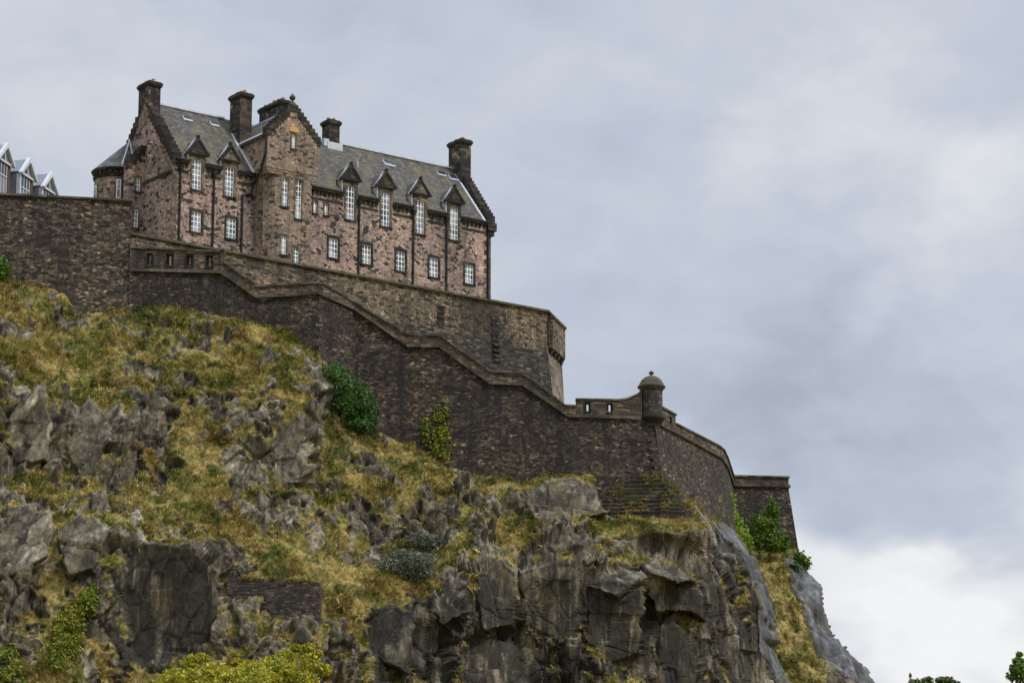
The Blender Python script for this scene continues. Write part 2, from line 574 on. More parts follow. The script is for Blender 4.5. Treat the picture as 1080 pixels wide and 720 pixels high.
def leaf(name, cols, trans=0.25, rough=0.6):
    """leaves with a colour of their own each"""
    m, t, b = newmat(name)
    geo = t.nodes.new('ShaderNodeNewGeometry')
    n = noise(t, geo.outputs['Position'], 0.9, 4, 0.6)
    f = mathn(t, 'ADD', mathn(t, 'MULTIPLY', geo.outputs['Random Per Island'], 0.55),
              mathn(t, 'MULTIPLY', ramp(t, n, [(0.3, 0.0), (0.7, 1.0)]), 0.45))
    k = len(cols) - 1
    c = ramp(t, f, [(i / k, q) for i, q in enumerate(cols)])
    t.links.new(c, b.inputs['Base Color'])
    b.inputs['Roughness'].default_value = rough
    tr = t.nodes.new('ShaderNodeBsdfTranslucent')
    t.links.new(c, tr.inputs[0])
    ms = t.nodes.new('ShaderNodeMixShader')
    ms.inputs[0].default_value = trans
    t.links.new(b.outputs[0], ms.inputs[1])
    t.links.new(tr.outputs[0], ms.inputs[2])
    out = [q for q in t.nodes if q.type == 'OUTPUT_MATERIAL'][0]
    t.links.new(ms.outputs[0], out.inputs[0])
    return m


M['ivy'] = leaf('ivy_leaves', [(0.018, 0.046, 0.011), (0.042, 0.095, 0.018), (0.09, 0.17, 0.032)])
M['lime'] = leaf('lime_creeper_leaves', [(0.07, 0.13, 0.015), (0.17, 0.26, 0.025), (0.30, 0.35, 0.04)])
M['yellow_creeper'] = leaf('yellow_green_creeper_leaves', [(0.03, 0.08, 0.012), (0.09, 0.15, 0.015), (0.27, 0.26, 0.025), (0.33, 0.28, 0.03)])
M['green_bush'] = leaf('green_bush_leaves', [(0.035, 0.08, 0.012), (0.085, 0.16, 0.02), (0.19, 0.27, 0.04)])
M['silver'] = leaf('silvery_leaves', [(0.04, 0.052, 0.03), (0.11, 0.12, 0.08), (0.22, 0.23, 0.17)])
M['autumn'] = leaf('autumn_leaves', [(0.03, 0.07, 0.012), (0.07, 0.13, 0.015), (0.16, 0.20, 0.02), (0.28, 0.22, 0.03), (0.24, 0.07, 0.03)])
M['yellow_tree'] = leaf('yellow_tree_leaves', [(0.05, 0.08, 0.01), (0.18, 0.20, 0.018), (0.38, 0.33, 0.025), (0.55, 0.45, 0.04)])
M['tree'] = leaf('green_tree_leaves', [(0.02, 0.045, 0.012), (0.06, 0.10, 0.025), (0.16, 0.18, 0.05)])
M['bark'] = plain('bark', (0.07, 0.055, 0.042), 0.9, 0.4, 3.0, bmp=0.03)

# ------------------------------------------------------------------ the mansion on the summit
TH = R(53.0)                                # bearing of its long front
HO = at(183, 165, 200.0)                    # front left corner
UX, VX = np.array([math.sin(TH), math.cos(TH), 0]), np.array([-math.cos(TH), math.sin(TH), 0])
HB = 55.0
HOFF = (0, 0, HB)


def hl(u, v, z):
    """mansion axes -> world"""
    return np.array([HO[0], HO[1], 0]) + u * UX + v * VX + np.array([0, 0, z])


def panel(mb, P, s0, s1, z0, z1, holes=(), depth=0.24, mi=0):
    """wall face with openings; P(s, z, d): along, height, depth inwards"""
    hs = [(max(a, s0), min(b_, s1), max(c, z0), min(d, z1)) for a, b_, c, d in holes]
    hs = [h for h in hs if h[1] > h[0] + 1e-4 and h[3] > h[2] + 1e-4]
    xs = sorted({s0, s1} | {h[0] for h in hs} | {h[1] for h in hs})
    zs = sorted({z0, z1} | {h[2] for h in hs} | {h[3] for h in hs})
    for a, b_ in zip(xs[:-1], xs[1:]):
        for c, d in zip(zs[:-1], zs[1:]):
            mx_, mz_ = (a + b_) / 2, (c + d) / 2
            if any(h[0] < mx_ < h[1] and h[2] < mz_ < h[3] for h in hs):
                continue
            mb.poly([P(a, c, 0), P(b_, c, 0), P(b_, d, 0), P(a, d, 0)], mi=mi)
    for a, b_, c, d in hs:
        if c > z0 + 1e-4:
            mb.poly([P(a, c, 0), P(a, c, depth), P(b_, c, depth), P(b_, c, 0)], mi=mi)
        if d < z1 - 1e-4:
            mb.poly([P(a, d, 0), P(b_, d, 0), P(b_, d, depth), P(a, d, depth)], mi=mi)
        mb.poly([P(a, c, 0), P(a, d, 0), P(a, d, depth), P(a, c, depth)], mi=mi)
        mb.poly([P(b_, c, 0), P(b_, c, depth), P(b_, d, depth), P(b_, d, 0)], mi=mi)


def lbox(mb, P, s0, s1, z0, z1, d0, d1, mi=0):
    a = [P(s0, z0, d0), P(s1, z0, d0), P(s1, z0, d1), P(s0, z0, d1)]
    c = [P(s0, z1, d0), P(s1, z1, d0), P(s1, z1, d1), P(s0, z1, d1)]
    mb.hexa(a, c, mi)


def window(root, P, s, z0, z1, w, cols=3, rows=4, arch=False, margin=0.17, mmat='dressed', sill=True):
    a, c = s - w / 2, s + w / 2
    mb = MB()
    e = 0.025
    lbox(mb, P, a - margin, a, z0, z1, -e, 0.20)
    lbox(mb, P, c, c + margin, z0, z1, -e, 0.20)
    lbox(mb, P, a - margin, c + margin, z1, z1 + margin * 1.2, -e - 0.003, 0.20)
    if arch:
        k = 5
        for sg in (-1, 1):
            pts = [(s + sg * w / 2, z1)]
            for i in range(k + 1):
                t = i / k * math.pi / 2
                pts.append((s + sg * w / 2 * math.cos(t), z1 - w / 2 + w / 2 * math.sin(t)))
            d = np.array(P(0, 0, 0.15)) - np.array(P(0, 0, 0))
            mb.prism([P(x, z, 0.0) for x, z in pts], d)
    o = mb.build('window', M[mmat], root, HOFF)
    fr = MB()
    t = 0.055
    d0, d1 = 0.08, 0.14
    lbox(fr, P, a, a + t, z0, z1, d0, d1)
    lbox(fr, P, c - t, c, z0, z1, d0, d1)
    lbox(fr, P, a + t, c - t, z0, z0 + t * 1.3, d0, d1)
    lbox(fr, P, a + t, c - t, z1 - t, z1, d0, d1)
    zm = (z0 + z1) / 2
    lbox(fr, P, a + t, c - t, zm - 0.03, zm + 0.03, d0 + 0.004, d1)
    bt = 0.023
    for i in range(1, cols):
        x = a + (c - a) * i / cols
        lbox(fr, P, x - bt, x + bt, z0 + t * 1.3, z1 - t, d0 + 0.012, d1 - 0.004)
    for j in range(1, rows):
        z = z0 + (z1 - z0) * j / rows
        if abs(z - zm) < 0.04:
            continue
        lbox(fr, P, a + t, c - t, z - bt, z + bt, d0 + 0.016, d1 - 0.006)
    fr.build('frame', M['white'], o, HOFF)
    pb = MB()
    lbox(pb, P, a + 0.01, c - 0.01, z0 + 0.01, z1 - 0.01, 0.115, 0.125)
    pb.build('pane', M['glass'], o, HOFF)
    bk = MB()
    if sill:
        lbox(bk, P, a - margin, c + margin, z0 - 0.14, z0, -0.10, 0.20)
        bk.build('sill', M['sooty'], o, HOFF)
    return o


def crow(mb, P, s0, z0, s1, z1, n, d0, d1, rise=0.16, drop=0.35):
    """stepped coping from the foot (s0, z0) to the head (s1, z1)"""
    for i in range(n):
        a, c = s0 + (s1 - s0) * i / n, s0 + (s1 - s0) * (i + 1) / n
        zt = z0 + (z1 - z0) * (i + 1) / n + rise
        zb = z0 + (z1 - z0) * i / n - drop
        lo, hi = min(a, c), max(a, c)
        k = 0.004 * (i % 2)
        lbox(mb, P, lo, hi, zb, zt, d0 - k, d1 + k)


def chimney(root, u0, u1, v0, v1, z0, z1, pots, along='v', mat='chimney'):
    mb = MB()
    mb.box(u0, u1, v0, v1, z0, z1 - 0.42)
    o = mb.build('chimney', M[mat], root, HOFF)
    cb = MB()
    cb.box(u0 - 0.07, u1 + 0.07, v0 - 0.07, v1 + 0.07, z1 - 0.42, z1 - 0.30)
    cb.box(u0 - 0.13, u1 + 0.13, v0 - 0.13, v1 + 0.13, z1 - 0.30, z1 - 0.10)
    cb.box(u0 - 0.05, u1 + 0.05, v0 - 0.05, v1 + 0.05, z1 - 0.10, z1)
    cb.build('chimney_cap', M['sooty'], o, HOFF)
    for i in range(pots):
        f = (i + 0.5) / pots
        c = ((u0 + u1) / 2, v0 + (v1 - v0) * f) if along == 'v' else (u0 + (u1 - u0) * f, (v0 + v1) / 2)
        pb = MB()
        h = 0.24 + 0.05 * ((i * 7) % 3)
        pb.lathe(c, [(0.15, z1), (0.12, z1 + h * 0.7), (0.15, z1 + h * 0.75), (0.15, z1 + h), (0.09, z1 + h), (0.08, z1 + 0.1)], 10)
        pb.build('chimney_pot', M['pot'], o, HOFF)
    return o


def front(s, z, d):
    return (s, d, z)


def build_mansion():
    root = empty('mansion_building', (HO[0], HO[1], HB), math.pi / 2 - TH)
    tag(root, 'pinkish brown rubble mansion with stepped gables, dormers and tall chimneys on the summit', 'building')
    L, D = 29.0, 9.0
    ZE, ZR = 64.0, 69.5
    upL = [(2.02, 61.9, 64.18, .80), (4.83, 61.9, 64.18, .80)]
    upR = [(15.64, 61.95, 64.66, .82), (18.92, 61.97, 64.70, .82), (22.17, 61.93, 64.66, .82), (25.45, 62.0, 64.64, .82)]
    low = [(u, 58.68, 60.24, .86) for u in (2.08, 5.09, 14.15, 17.2, 20.38, 23.53, 26.95)]
    small = [(12.43, 61.92, 62.9, .36), (13.44, 61.92, 62.9, .38)]
    hole = lambda w: (w[0] - w[3] / 2, w[0] + w[3] / 2, w[1], w[2])
    # ---- outer walls
    wb = MB()
    panel(wb, front, 0, L, 53.5, 63.9, [hole(w) for w in upL + upR + low + small])
    gl = lambda s, z, d: (d, -s, z)
    panel(wb, gl, -D, 0, 53.5, 63.9, [])
    panel(wb, gl, -4.26, -3.92, 66.55, 67.25, [(-4.22, -3.96, 66.6, 67.2)], 0.4)
    zg = 69.35
    # gable triangle round the slit
    wb.poly([(0, 0, 63.9), (0, 3.92, 66.55), (0, 3.92, 63.9)][::-1])
    wb.poly([(0, D, 63.9), (0, 4.26, 63.9), (0, 4.26, 66.55)][::-1])
    wb.poly([(0, 3.92, 63.9), (0, 3.92, 66.55), (0, 4.26, 66.55), (0, 4.26, 63.9)])
    wb.poly([(0, 0, 63.9), (0, 4.5, zg), (0, 3.92, 67.25), (0, 3.92, 66.55)])
    wb.poly([(0, D, 63.9), (0, 4.26, 66.55), (0, 4.26, 67.25), (0, 4.5, zg)])
    wb.poly([(0, 3.92, 67.25), (0, 4.5, zg), (0, 4.26, 67.25)])
    wb.poly([(0.6, 0, 63.9), (0.6, 4.5, zg), (0.6, D, 63.9)][::-1])
    wb.poly([(L, 0, 53.5), (L, D, 53.5), (L, D, 63.9), (L, 4.5, zg), (L, 0, 63.9)])
    wb.poly([(L - .6, 0, 63.9), (L - .6, 4.5, zg), (L - .6, D, 63.9)])
    wb.poly([(0, D, 53.5), (0, D, 63.9), (L, D, 63.9), (L, D, 53.5)])
    # narrow lean-to on the left gable with its sloping head
    wings = [(-.52, 62.3, 63.4, .40), (-.62, 59.5, 60.95, .44)]
    WV = 4.25
    wg = lambda s, z, d: (s, WV + d, z)
    panel(wb, wg, -1.32, 0, 53.5, 64.3, [hole(w) for w in wings])
    wb.poly([(-1.32, WV, 64.3), (0, WV, 64.3), (0, WV, 65.8)])
    wb.poly([(-1.32, 5.0, 53.5), (-1.32, WV, 53.5), (-1.32, WV, 64.3), (-1.32, 5.0, 64.3)])
    wb.poly([(-1.32, WV, 64.3), (0, WV, 65.8), (0, 5.0, 65.8), (-1.32, 5.0, 64.3)])
    wb.build('wall', M['rubble'], root, HOFF)
    q = MB()
    crow(q, wg, -1.42, 64.25, 0.0, 65.8, 4, -0.07, 0.5, 0.14, 0.25)
    q.build('crow_steps', M['sooty'], root, HOFF)
    q = MB()
    for z0, z1, dd in ((62.92, 63.12, 0.09),):
        lbox(q, gl, -4.25, 0, z0, z1, -dd, 0)
    q.build('string_course', M['sooty'], root, HOFF)
    # quoins
    for sd in (0, 1):
        q = MB()
        z = 54.0
        k = 0
        while z < 63.6:
            a = 0.62 if k % 2 else 0.36
            if sd:
                lbox(q, front, L - a, L + 0.03, z, z + 0.385, -0.03, 0.05)
            else:
                lbox(q, front, -0.03, a, z, z + 0.385, -0.03, 0.05)
            z += 0.385
            k += 1
        q.build('quoin_stones', M['dressed'], root, HOFF)

    # ---- stepped gable copings
    q = MB()
    crow(q, gl, 0.15, 63.95, -3.85, 68.75, 13, -0.08, 0.62)
    q.build('crow_steps', M['sooty'], root, HOFF)
    q = MB()
    crow(q, gl, -9.15, 63.95, -5.5, 68.4, 12, -0.08, 0.62)
    q.build('crow_steps', M['sooty'], root, HOFF)
    q = MB()
    gr = lambda s, z, d: (L - d, s, z)
    crow(q, gr, -0.15, 63.95, 3.2, 68.2, 13, -0.35, 0.42, rise=0.30)
    q.box(L - .42, L + .42, -.30, .25, 63.3, 63.95)
    q.box(L - .2, L + .25, -.2, .2, 62.9, 63.3)
    q.build('crow_steps', M['sooty'], root, HOFF)
    q = MB()
    crow(q, gr, 9.15, 63.95, 5.0, 68.9, 13, -0.35, 0.42, rise=0.30)
    q.build('crow_steps', M['sooty'], root, HOFF)

    # ---- main roof
    q = MB()
    ez = 63.98
    for sgn in (0, 1):
        f = (lambda v: v) if not sgn else (lambda v: D - v)
        if sgn:
            pts = [(0.55, f(-0.22), ez - .10), (L - .4, f(-0.22), ez - .10), (L - .4, f(4.5), ZR), (0.55, f(4.5), ZR)]
            low_ = [(a, b_, c - 0.16) for a, b_, c in pts]
            q.hexa([low_[1], low_[0], low_[3], low_[2]], [pts[1], pts[0], pts[3], pts[2]])
            continue
        # the front slope is cut away behind each dormer and the tower
        sl0 = (ZR - ez + .10) / 4.72
        cuts = sorted([(w[0] - .69, w[0] + .69, .85) for w in upL + upR] + [(7.02, 11.58, .3)])
        runs, x = [], 0.55
        for a, c, vv in cuts:
            runs += [(x, a, -.22), (a, c, vv)]
            x = c
        runs.append((x, L - .4, -.22))
        top_, bot_ = [], []
        for a, c, vv in runs:
            zz = ez - .10 + (vv + .22) * sl0
            top_ += [(a, vv, zz), (c, vv, zz)]
        for (a, c, vv) in runs:
            zz = ez - .10 + (vv + .22) * sl0
            q.hexa([(a, vv, zz - .16), (c, vv, zz - .16), (c, 4.5, ZR - .16), (a, 4.5, ZR - .16)],
                   [(a, vv, zz), (c, vv, zz), (c, 4.5, ZR), (a, 4.5, ZR)])
    roof = q.build('roof', M['slate_moss'], root, HOFF)
    slope = (ZR - ez + .10) / 4.72
    rz = lambda v: ez - .10 + (v + .22) * slope
    q = MB()
    q.box(1.0, 6.9, 4.36, 4.64, ZR - .04, ZR + .09)
    q.build('ridge_flashing', M['lead'], roof, HOFF)
    q = MB()
    q.box(16.9, 28.4, 4.36, 4.64, ZR - .04, ZR + .09)
    q.build('ridge_flashing', M['lead'], roof, HOFF)

    def strip(u0, v0, u1, v1, w, name='flashing'):
        s = MB()
        n = np.array([0, -math.sin(math.atan(slope)), math.cos(math.atan(slope))])
        a, c = np.array([u0, v0, rz(v0)]), np.array([u1, v1, rz(v1)])
        dirv = (c - a) / np.linalg.norm(c - a)
        side = np.cross(n, dirv) * w / 2
        lo = [a - side, a + side, c + side, c - side]
        lo = [p - n * 0.03 for p in lo]
        hi = [p + n * 0.06 for p in lo]
        nn = np.cross(lo[1] - lo[0], lo[3] - lo[0])
        if nn[2] < 0:
            lo, hi = lo[::-1], hi[::-1]
        s.hexa(lo, hi)
        s.build(name, M['lead'], roof, HOFF)
    strip(28.42, -0.1, 28.42, 4.0, 0.22)
    strip(6.88, -0.15, 6.88, 3.2, 0.24)
    strip(11.72, 1.2, 11.72, 3.6, 0.16)

    for u, v, w, h in ((3.2, 3.7, .75, .6), (5.6, 3.75, .7, .6), (21.6, 3.6, 1.0, .75), (26.8, 3.7, .8, .6), (27.85, 3.55, .8, .7)):
        s = MB()
        n = np.array([0, -math.sin(math.atan(slope)), math.cos(math.atan(slope))])
        up = np.array([0, math.cos(math.atan(slope)), math.sin(math.atan(slope))])
        c = np.array([u, v, rz(v)])
        x = np.array([1.0, 0, 0])

        def bx(mb, a0, a1, b0, b1, t0, t1, mi=0):
            g = lambda a, b_, t_: c + x * a + up * b_ + n * t_
            mb.hexa([g(a0, b0, t0), g(a1, b0, t0), g(a1, b1, t0), g(a0, b1, t0)],
                    [g(a0, b0, t1), g(a1, b0, t1), g(a1, b1, t1), g(a0, b1, t1)], mi)
        bx(s, -w / 2, w / 2, -h / 2, -h / 2 + .14, -.05, .09)
        bx(s, -w / 2, w / 2, h / 2 - .07, h / 2, -.05, .09, 1)
        bx(s, -w / 2, -w / 2 + .06, -h / 2 + .14, h / 2 - .07, -.05, .09)
        bx(s, w / 2 - .06, w / 2, -h / 2 + .14, h / 2 - .07, -.05, .09, 1)
        bx(s, -.03, .03, -h / 2 + .14, h / 2 - .07, -.05, .07, 1)
        bx(s, -w / 2 + .08, -.03, -h / 2 + .14, h / 2 - .07, -.05, .045, 1)
        bx(s, .03, w / 2 - .08, -h / 2 + .14, h / 2 - .07, -.05, .045, 1)
        s.build('skylight', [M['lead'], M['dark_glass']], roof, HOFF)
    q = MB()
    q.tube([(18.0, 2.6, rz(2.6) - .1), (18.0, 2.6, rz(2.6) + .45)], 0.05)
    q.build('vent_pipe', M['lead'], roof, HOFF)

    # ---- windows
    for w in upL:
        window(root, front, w[0], w[1], w[2], w[3], 3, 6)
    for w in upR:
        window(root, front, w[0], w[1], w[2], w[3], 3, 6)
    for w in low:
        window(root, front, *w, 3, 4, mmat='sooty')
    for w in small:
        window(root, front, *w, 2, 3, arch=True, margin=.10)
    for w in wings:
        window(root, wg, *w, 2, 4, margin=.10)

    # ---- dormers over the tall windows
    for i, w in enumerate(upL + upR):
        u, zt = w[0], w[2]
        zb = zt + .40
        za = zb + 1.28
        mb = MB()
        panel(mb, front, u - .68, u + .68, 63.9, zb, [hole(w)])
        mb.poly([(u - .68, 0, 63.9), (u - .68, 0, zb), (u - .68, 1.1, zb), (u - .68, 1.1, 63.9)])
        mb.poly([(u + .68, 0, 63.9), (u + .68, 1.1, 63.9), (u + .68, 1.1, zb), (u + .68, 0, zb)])
        dm = mb.build('dormer', M['dressed'], root, HOFF)
        pb = MB()
        pb.prism([(u - .93, -.14, zb), (u + .93, -.14, zb), (u + .93, -.14, zb + .10), (u, -.14, za), (u - .93, -.14, zb + .10)], (0, .34, 0))
        pb.prism([(u - .97, -.20, zb - .03), (u + .97, -.20, zb - .03), (u + .97, -.20, zb + .10), (u - .97, -.20, zb + .10)], (0, .05, 0))
        for sg in (-1, 1):
            pb.prism([(u + sg * .98, -.2, zb + .10), (u + sg * .80, -.2, zb + .10), (u, -.2, za - .20), (u, -.2, za + .06)], (0, .055, 0))
        pb.box(u - .07, u + .07, -.2, .1, za, za + .22)
        pb.build('pediment', M['sooty'], dm, HOFF)
        if i in (1, 4):
            ins = MB()
            ins.prism([(u - .62, -.145, zb + .13), (u + .62, -.145, zb + .13), (u, -.145, za - .38)], (0, .02, 0))
            ins.build('pediment_panel', M['dressed'], dm, HOFF)
        rb = MB()
        rb.prism([(u - .88, .21, zb + .02), (u + .88, .21, zb + .02), (u, .21, za - .06)], (0, 1.9, 0))
        rb.build('dormer_roof', M['slate'], dm, HOFF)
        lb = MB()
        lb.prism([(u - .72, .02, 64.15), (u - .72, .02, zb), (u - .72, 1.0, zb), (u - .72, .2, 64.15)], (-.06, 0, 0))
        lb.prism([(u - .93, .22, zb), (u - .82, .22, zb + .02), (u - .04, .22, za), (u - .10, .22, za + .06)], (0, .16, 0))
        lb.build('dormer_flashing', M['lead'], dm, HOFF)

    # ---- eaves: corbels, gutter, pipes
    gaps = [(w[0] - .70, w[0] + .70) for w in upL + upR] + [(6.95, 11.7)]
    gaps.sort()
    segs, x = [], 0.1
    for a, c in gaps:
        if a > x:
            segs.append((x, a))
        x = c
    segs.append((x, L - .05))
    for a, c in segs:
        cb, gb = MB(), MB()
        cb.box(a, c, -.10, 0, 63.72, 63.87)
        n = max(2, int((c - a) / .36))
        for i in range(n):
            xx = a + (c - a) * (i + .5) / n
            cb.box(xx - .09, xx + .09, -.085, 0, 63.42, 63.72)
        cb.box(a, c, -.03, 0, 63.0, 63.2)
        gb.box(a, c, -.34, -.20, 63.88, 64.0)
        cb.build('corbel_course', M['sooty'], root, HOFF)
        gb.build('gutter', M['pipe'], root, HOFF)
    for u, zt in ((0.60, 63.1), (3.46, 63.1), (16.42, 63.3), (21.5, 63.4), (24.68, 63.4), (28.72, 63.4)):
        pb = MB()
        pb.tube([(u, -.1, zt), (u, -.1, 54.5)], .075)
        for k in range(5):
            pb.tube([(u, -.1, zt - 1.2 - k * 1.7), (u, -.1, zt - 1.32 - k * 1.7)], .105)
        dp = pb.build('drainpipe', M['pipe'], root, HOFF)
        hb = MB()
        hb.hexa([(u - .1, -.2, zt - .05), (u + .1, -.2, zt - .05), (u + .1, -.02, zt - .05), (u - .1, -.02, zt - .05)],
                [(u - .2, -.3, zt + .3), (u + .2, -.3, zt + .3), (u + .2, -.02, zt + .3), (u - .2, -.02, zt + .3)])
        hb.build('hopper', M['pipe'], dp, HOFF)
    pb = MB()
    pb.tube([(6.9, -1.75, 66.9), (6.9, -1.6, 65.2), (6.93, -.9, 64.0), (6.85, -.14, 63.2), (6.7, -.12, 62.4), (5.95, -.1, 62.2), (5.95, -.1, 54.5)], .075)
    pb.build('drainpipe', M['pipe'], root, HOFF)

    # ---- stair tower with its own gable
    tf = lambda s, z, d: (s, -1.6 + d, z)
    tu = lambda s, z, d: (s, -1.7 + d, z)
    T1 = (8.72, 61.42, 63.62, .50)
    T2 = (9.93, 60.66, 63.68, .54)
    T3 = (9.33, 66.0, 67.15, .36)
    T4 = (8.70, 57.7, 59.15, .48)
    T5 = (9.80, 57.2, 58.42, .48)
    mb = MB()
    panel(mb, tf, 8.32, 11.05, 53.5, 63.8, [hole(w) for w in (T1, T2, T4, T5)])
    arc = [(7.1, 0.0), (7.13, -.42), (7.28, -.85), (7.54, -1.2), (7.9, -1.48), (8.32, -1.6)]
    for (a, b_), (c, d) in zip(arc[:-1], arc[1:]):
        mb.poly([(a, b_, 53.5), (c, d, 53.5), (c, d, 63.8), (a, b_, 63.8)])
    mb.poly([(11.05, -1.6, 53.5), (11.05, 0, 53.5), (11.05, 0, 63.8), (11.05, -1.6, 63.8)])
    for z0, z1, ul, ur, vf in ((63.8, 64.0, 7.08, 11.22, -1.63), (64.0, 64.2, 7.04, 11.4, -1.66)):
        mb.box(ul, ur, vf, 0.3, z0, z1)
    panel(mb, tu, 7.0, 11.6, 64.2, 66.9, [(T3[0] - .18, T3[0] + .18, T3[1], 66.9)])
    mb.poly([(7.0, -1.7, 64.2), (7.0, -1.7, 66.9), (7.0, 4.4, 66.9), (7.0, 4.4, 64.2)])
    mb.poly([(11.6, -1.7, 64.2), (11.6, 4.4, 64.2), (11.6, 4.4, 66.9), (11.6, -1.7, 66.9)])
    mb.poly([(7.0, -1.7, 64.2), (7.0, .3, 64.2), (11.6, .3, 64.2), (11.6, -1.7, 64.2)])
    a, c = T3[0] - .18, T3[0] + .18
    mb.poly([(7.0, -1.7, 66.9), (a, -1.7, 66.9), (a, -1.7, 67.15), (9.3, -1.7, 69.2)])
    mb.poly([(c, -1.7, 66.9), (11.6, -1.7, 66.9), (9.3, -1.7, 69.2), (c, -1.7, 67.15)])
    mb.poly([(a, -1.7, 67.15), (c, -1.7, 67.15), (9.3, -1.7, 69.2)])
    mb.poly([(7.0, -1.2, 66.9), (9.3, -1.2, 69.2), (11.6, -1.2, 66.9)])
    tw = mb.build('stair_tower', M['tower_rubble'], root, HOFF)
    q = MB()
    crow(q, tu, 6.9, 66.95, 8.95, 69.1, 8, -.07, .52, rise=.14)
    q.build('crow_steps', M['sooty'], tw, HOFF)
    q = MB()
    crow(q, tu, 11.7, 66.95, 9.65, 69.1, 8, -.07, .52, rise=.14)
    q.box(8.95, 9.65, -1.78, -1.15, 68.9, 69.45)
    q.build('crow_steps', M['sooty'], tw, HOFF)
    q = MB()
    q.hexa([(9.0, -1.75, 69.45), (9.6, -1.75, 69.45), (9.6, -1.2, 69.45), (9.0, -1.2, 69.45)],
           [(9.2, -1.56, 69.75), (9.4, -1.56, 69.75), (9.4, -1.36, 69.75), (9.2, -1.36, 69.75)])
    q.lathe((9.3, -1.46), [(.09, 69.7), (.08, 69.86), (.2, 69.95), (.24, 70.06), (.2, 70.2), (.09, 70.28), (.05, 70.4), (0, 70.42)], 12)
    q.build('finial', M['finial'], tw, HOFF)
    q = MB()
    for sg in (-1, 1):
        pts = [(9.3 + sg * 2.42, -1.2, 66.72), (9.3, -1.2, 69.15), (9.3, 7.5, 69.15), (9.3 + sg * 2.42, 7.5, 66.72)]
        lo = [(x, y, z - .14) for x, y, z in pts]
        if sg > 0:
            pts, lo = pts[::-1], lo[::-1]
        q.hexa(lo, pts)
    q.build('tower_roof', M['slate'], tw, HOFF)
    q = MB()
    q.box(9.2, 9.4, -1.15, 6.5, 69.1, 69.25)
    q.prism([(6.86, -1.15, 66.80), (7.0, -1.15, 66.94), (7.0, 2.2, 66.94), (6.86, 2.2, 66.80)], (0, 0, .07))
    q.build('tower_flashing', M['lead'], tw, HOFF)
    window(root, tf, *T1, 2, 6, arch=True, margin=.12)
    window(root, tf, *T2, 2, 7, arch=True, margin=.12)
    window(root, tf, *T4, 2, 4, margin=.12)
    window(root, tf, *T5, 2, 4, arch=True, margin=.12)
    window(root, tu, T3[0], T3[1], T3[2], T3[3], 2, 3, margin=.12)
    q = MB()
    lbox(q, tu, T3[0] - .42, T3[0] + .42, 67.31, 67.62, -.06, .1)
    lbox(q, tu, T3[0] - .25, T3[0] + .25, 67.62, 67.75, -.05, .1)
    q.build('lintel', M['orange_stone'], tw, HOFF)

    # ---- round turret on the left gable
    C = (-.55, 7.55)
    q = MB()
    rr = 1.62
    q.lathe(C, [(rr, 53.5), (rr, 64.05)], 28)
    tr = q.build('round_turret', M['tower_rubble'], root, HOFF)
    q = MB()
    q.lathe(C, [(rr + .02, 63.8), (rr + .10, 63.9), (rr + .10, 64.0), (rr + .02, 64.03)], 28)
    n = 26
    for i in range(n):
        a0 = 2 * math.pi * i / n
        q.lathe(C, [(rr, 64.05), (rr + .14, 64.055), (rr + .14, 64.35), (rr, 64.35)], 2, a0, a0 + .13, sm=False)
    q.lathe(C, [(rr, 64.05), (rr + .04, 64.05), (rr + .04, 64.35)], 28)
    q.lathe(C, [(rr + .04, 64.35), (rr + .2, 64.37), (rr + .2, 64.53), (rr, 64.55)], 28)
    q.build('turret_cornice', M['sooty'], tr, HOFF)
    q = MB()
    apex = np.array([-.02, 6.55, 66.95])
    n = 28
    for i in range(n):
        a0, a1 = 2 * math.pi * i / n, 2 * math.pi * (i + 1) / n
        p = [(C[0] + (rr + .28) * math.cos(t_), C[1] + (rr + .28) * math.sin(t_), 64.5) for t_ in (a0, a1)]
        q.poly([p[0], p[1], apex], [(a0 * 1.8, 0), (a1 * 1.8, 0), ((a0 + a1) * .9, 2.6)], True)
    q.build('turret_roof', M['slate_turret'], tr, HOFF)
    q = MB()
    q.tube([apex + np.array([-.05, -.05, .03]), np.array([-1.05, 5.82, 64.65])], .07)
    q.tube([apex + np.array([-.05, 0, .05]), np.array([-.05, 5.9, 65.2])], .08)
    q.build('turret_flashing', M['lead'], tr, HOFF)
    for ang, z0, z1, w in ((R(-112), 62.1, 63.55, .34), (R(176), 62.0, 63.3, .40)):
        ca, sa = math.cos(ang), math.sin(ang)
        # s runs to the viewer's right when the wall is seen from outside
        Pt = lambda s, z, d, ca=ca, sa=sa: (C[0] + ca * (rr + .02 - d) - sa * s, C[1] + sa * (rr + .02 - d) + ca * s, z)
        mb = MB()
        lbox(mb, Pt, -w / 2 - .1, w / 2 + .1, z0 - .1, z1 + .1, -.03, .12)
        wn = mb.build('window', M['dressed'], root, HOFF)
        fb = MB()
        lbox(fb, Pt, -w / 2, w / 2, z0, z1, -.05, .0)
        fb.build('frame', M['white'], wn, HOFF)
        gb = MB()
        for zz0, zz1 in ((z0 + .06, (z0 + z1) / 2 - .03), ((z0 + z1) / 2 + .03, z1 - .06)):
            lbox(gb, Pt, -w / 2 + .06, w / 2 - .06, zz0, zz1, -.06, -.02)
        gb.build('pane', M['glass'], wn, HOFF)

    # ---- chimneys
    chimney(root, 0.0, 1.0, 3.95, 5.5, 67.5, 71.05, 3)
    chimney(root, 6.95, 8.0, 2.2, 3.7, 66.0, 71.1, 3)
    chimney(root, 10.2, 11.0, 1.6, 4.7, 66.5, 71.0, 5)
    chimney(root, 16.2, 17.2, 4.0, 5.0, 68.0, 71.2, 2, 'u', 'sooty')
    chimney(root, 28.4, 29.4, 3.2, 4.9, 66.5, 71.75, 2)
    q = MB()
    q.box(16.0, 17.4, 3.85, 3.97, 68.6, 69.3)
    q.box(15.7, 16.15, 3.9, 5.1, 68.9, 69.5)
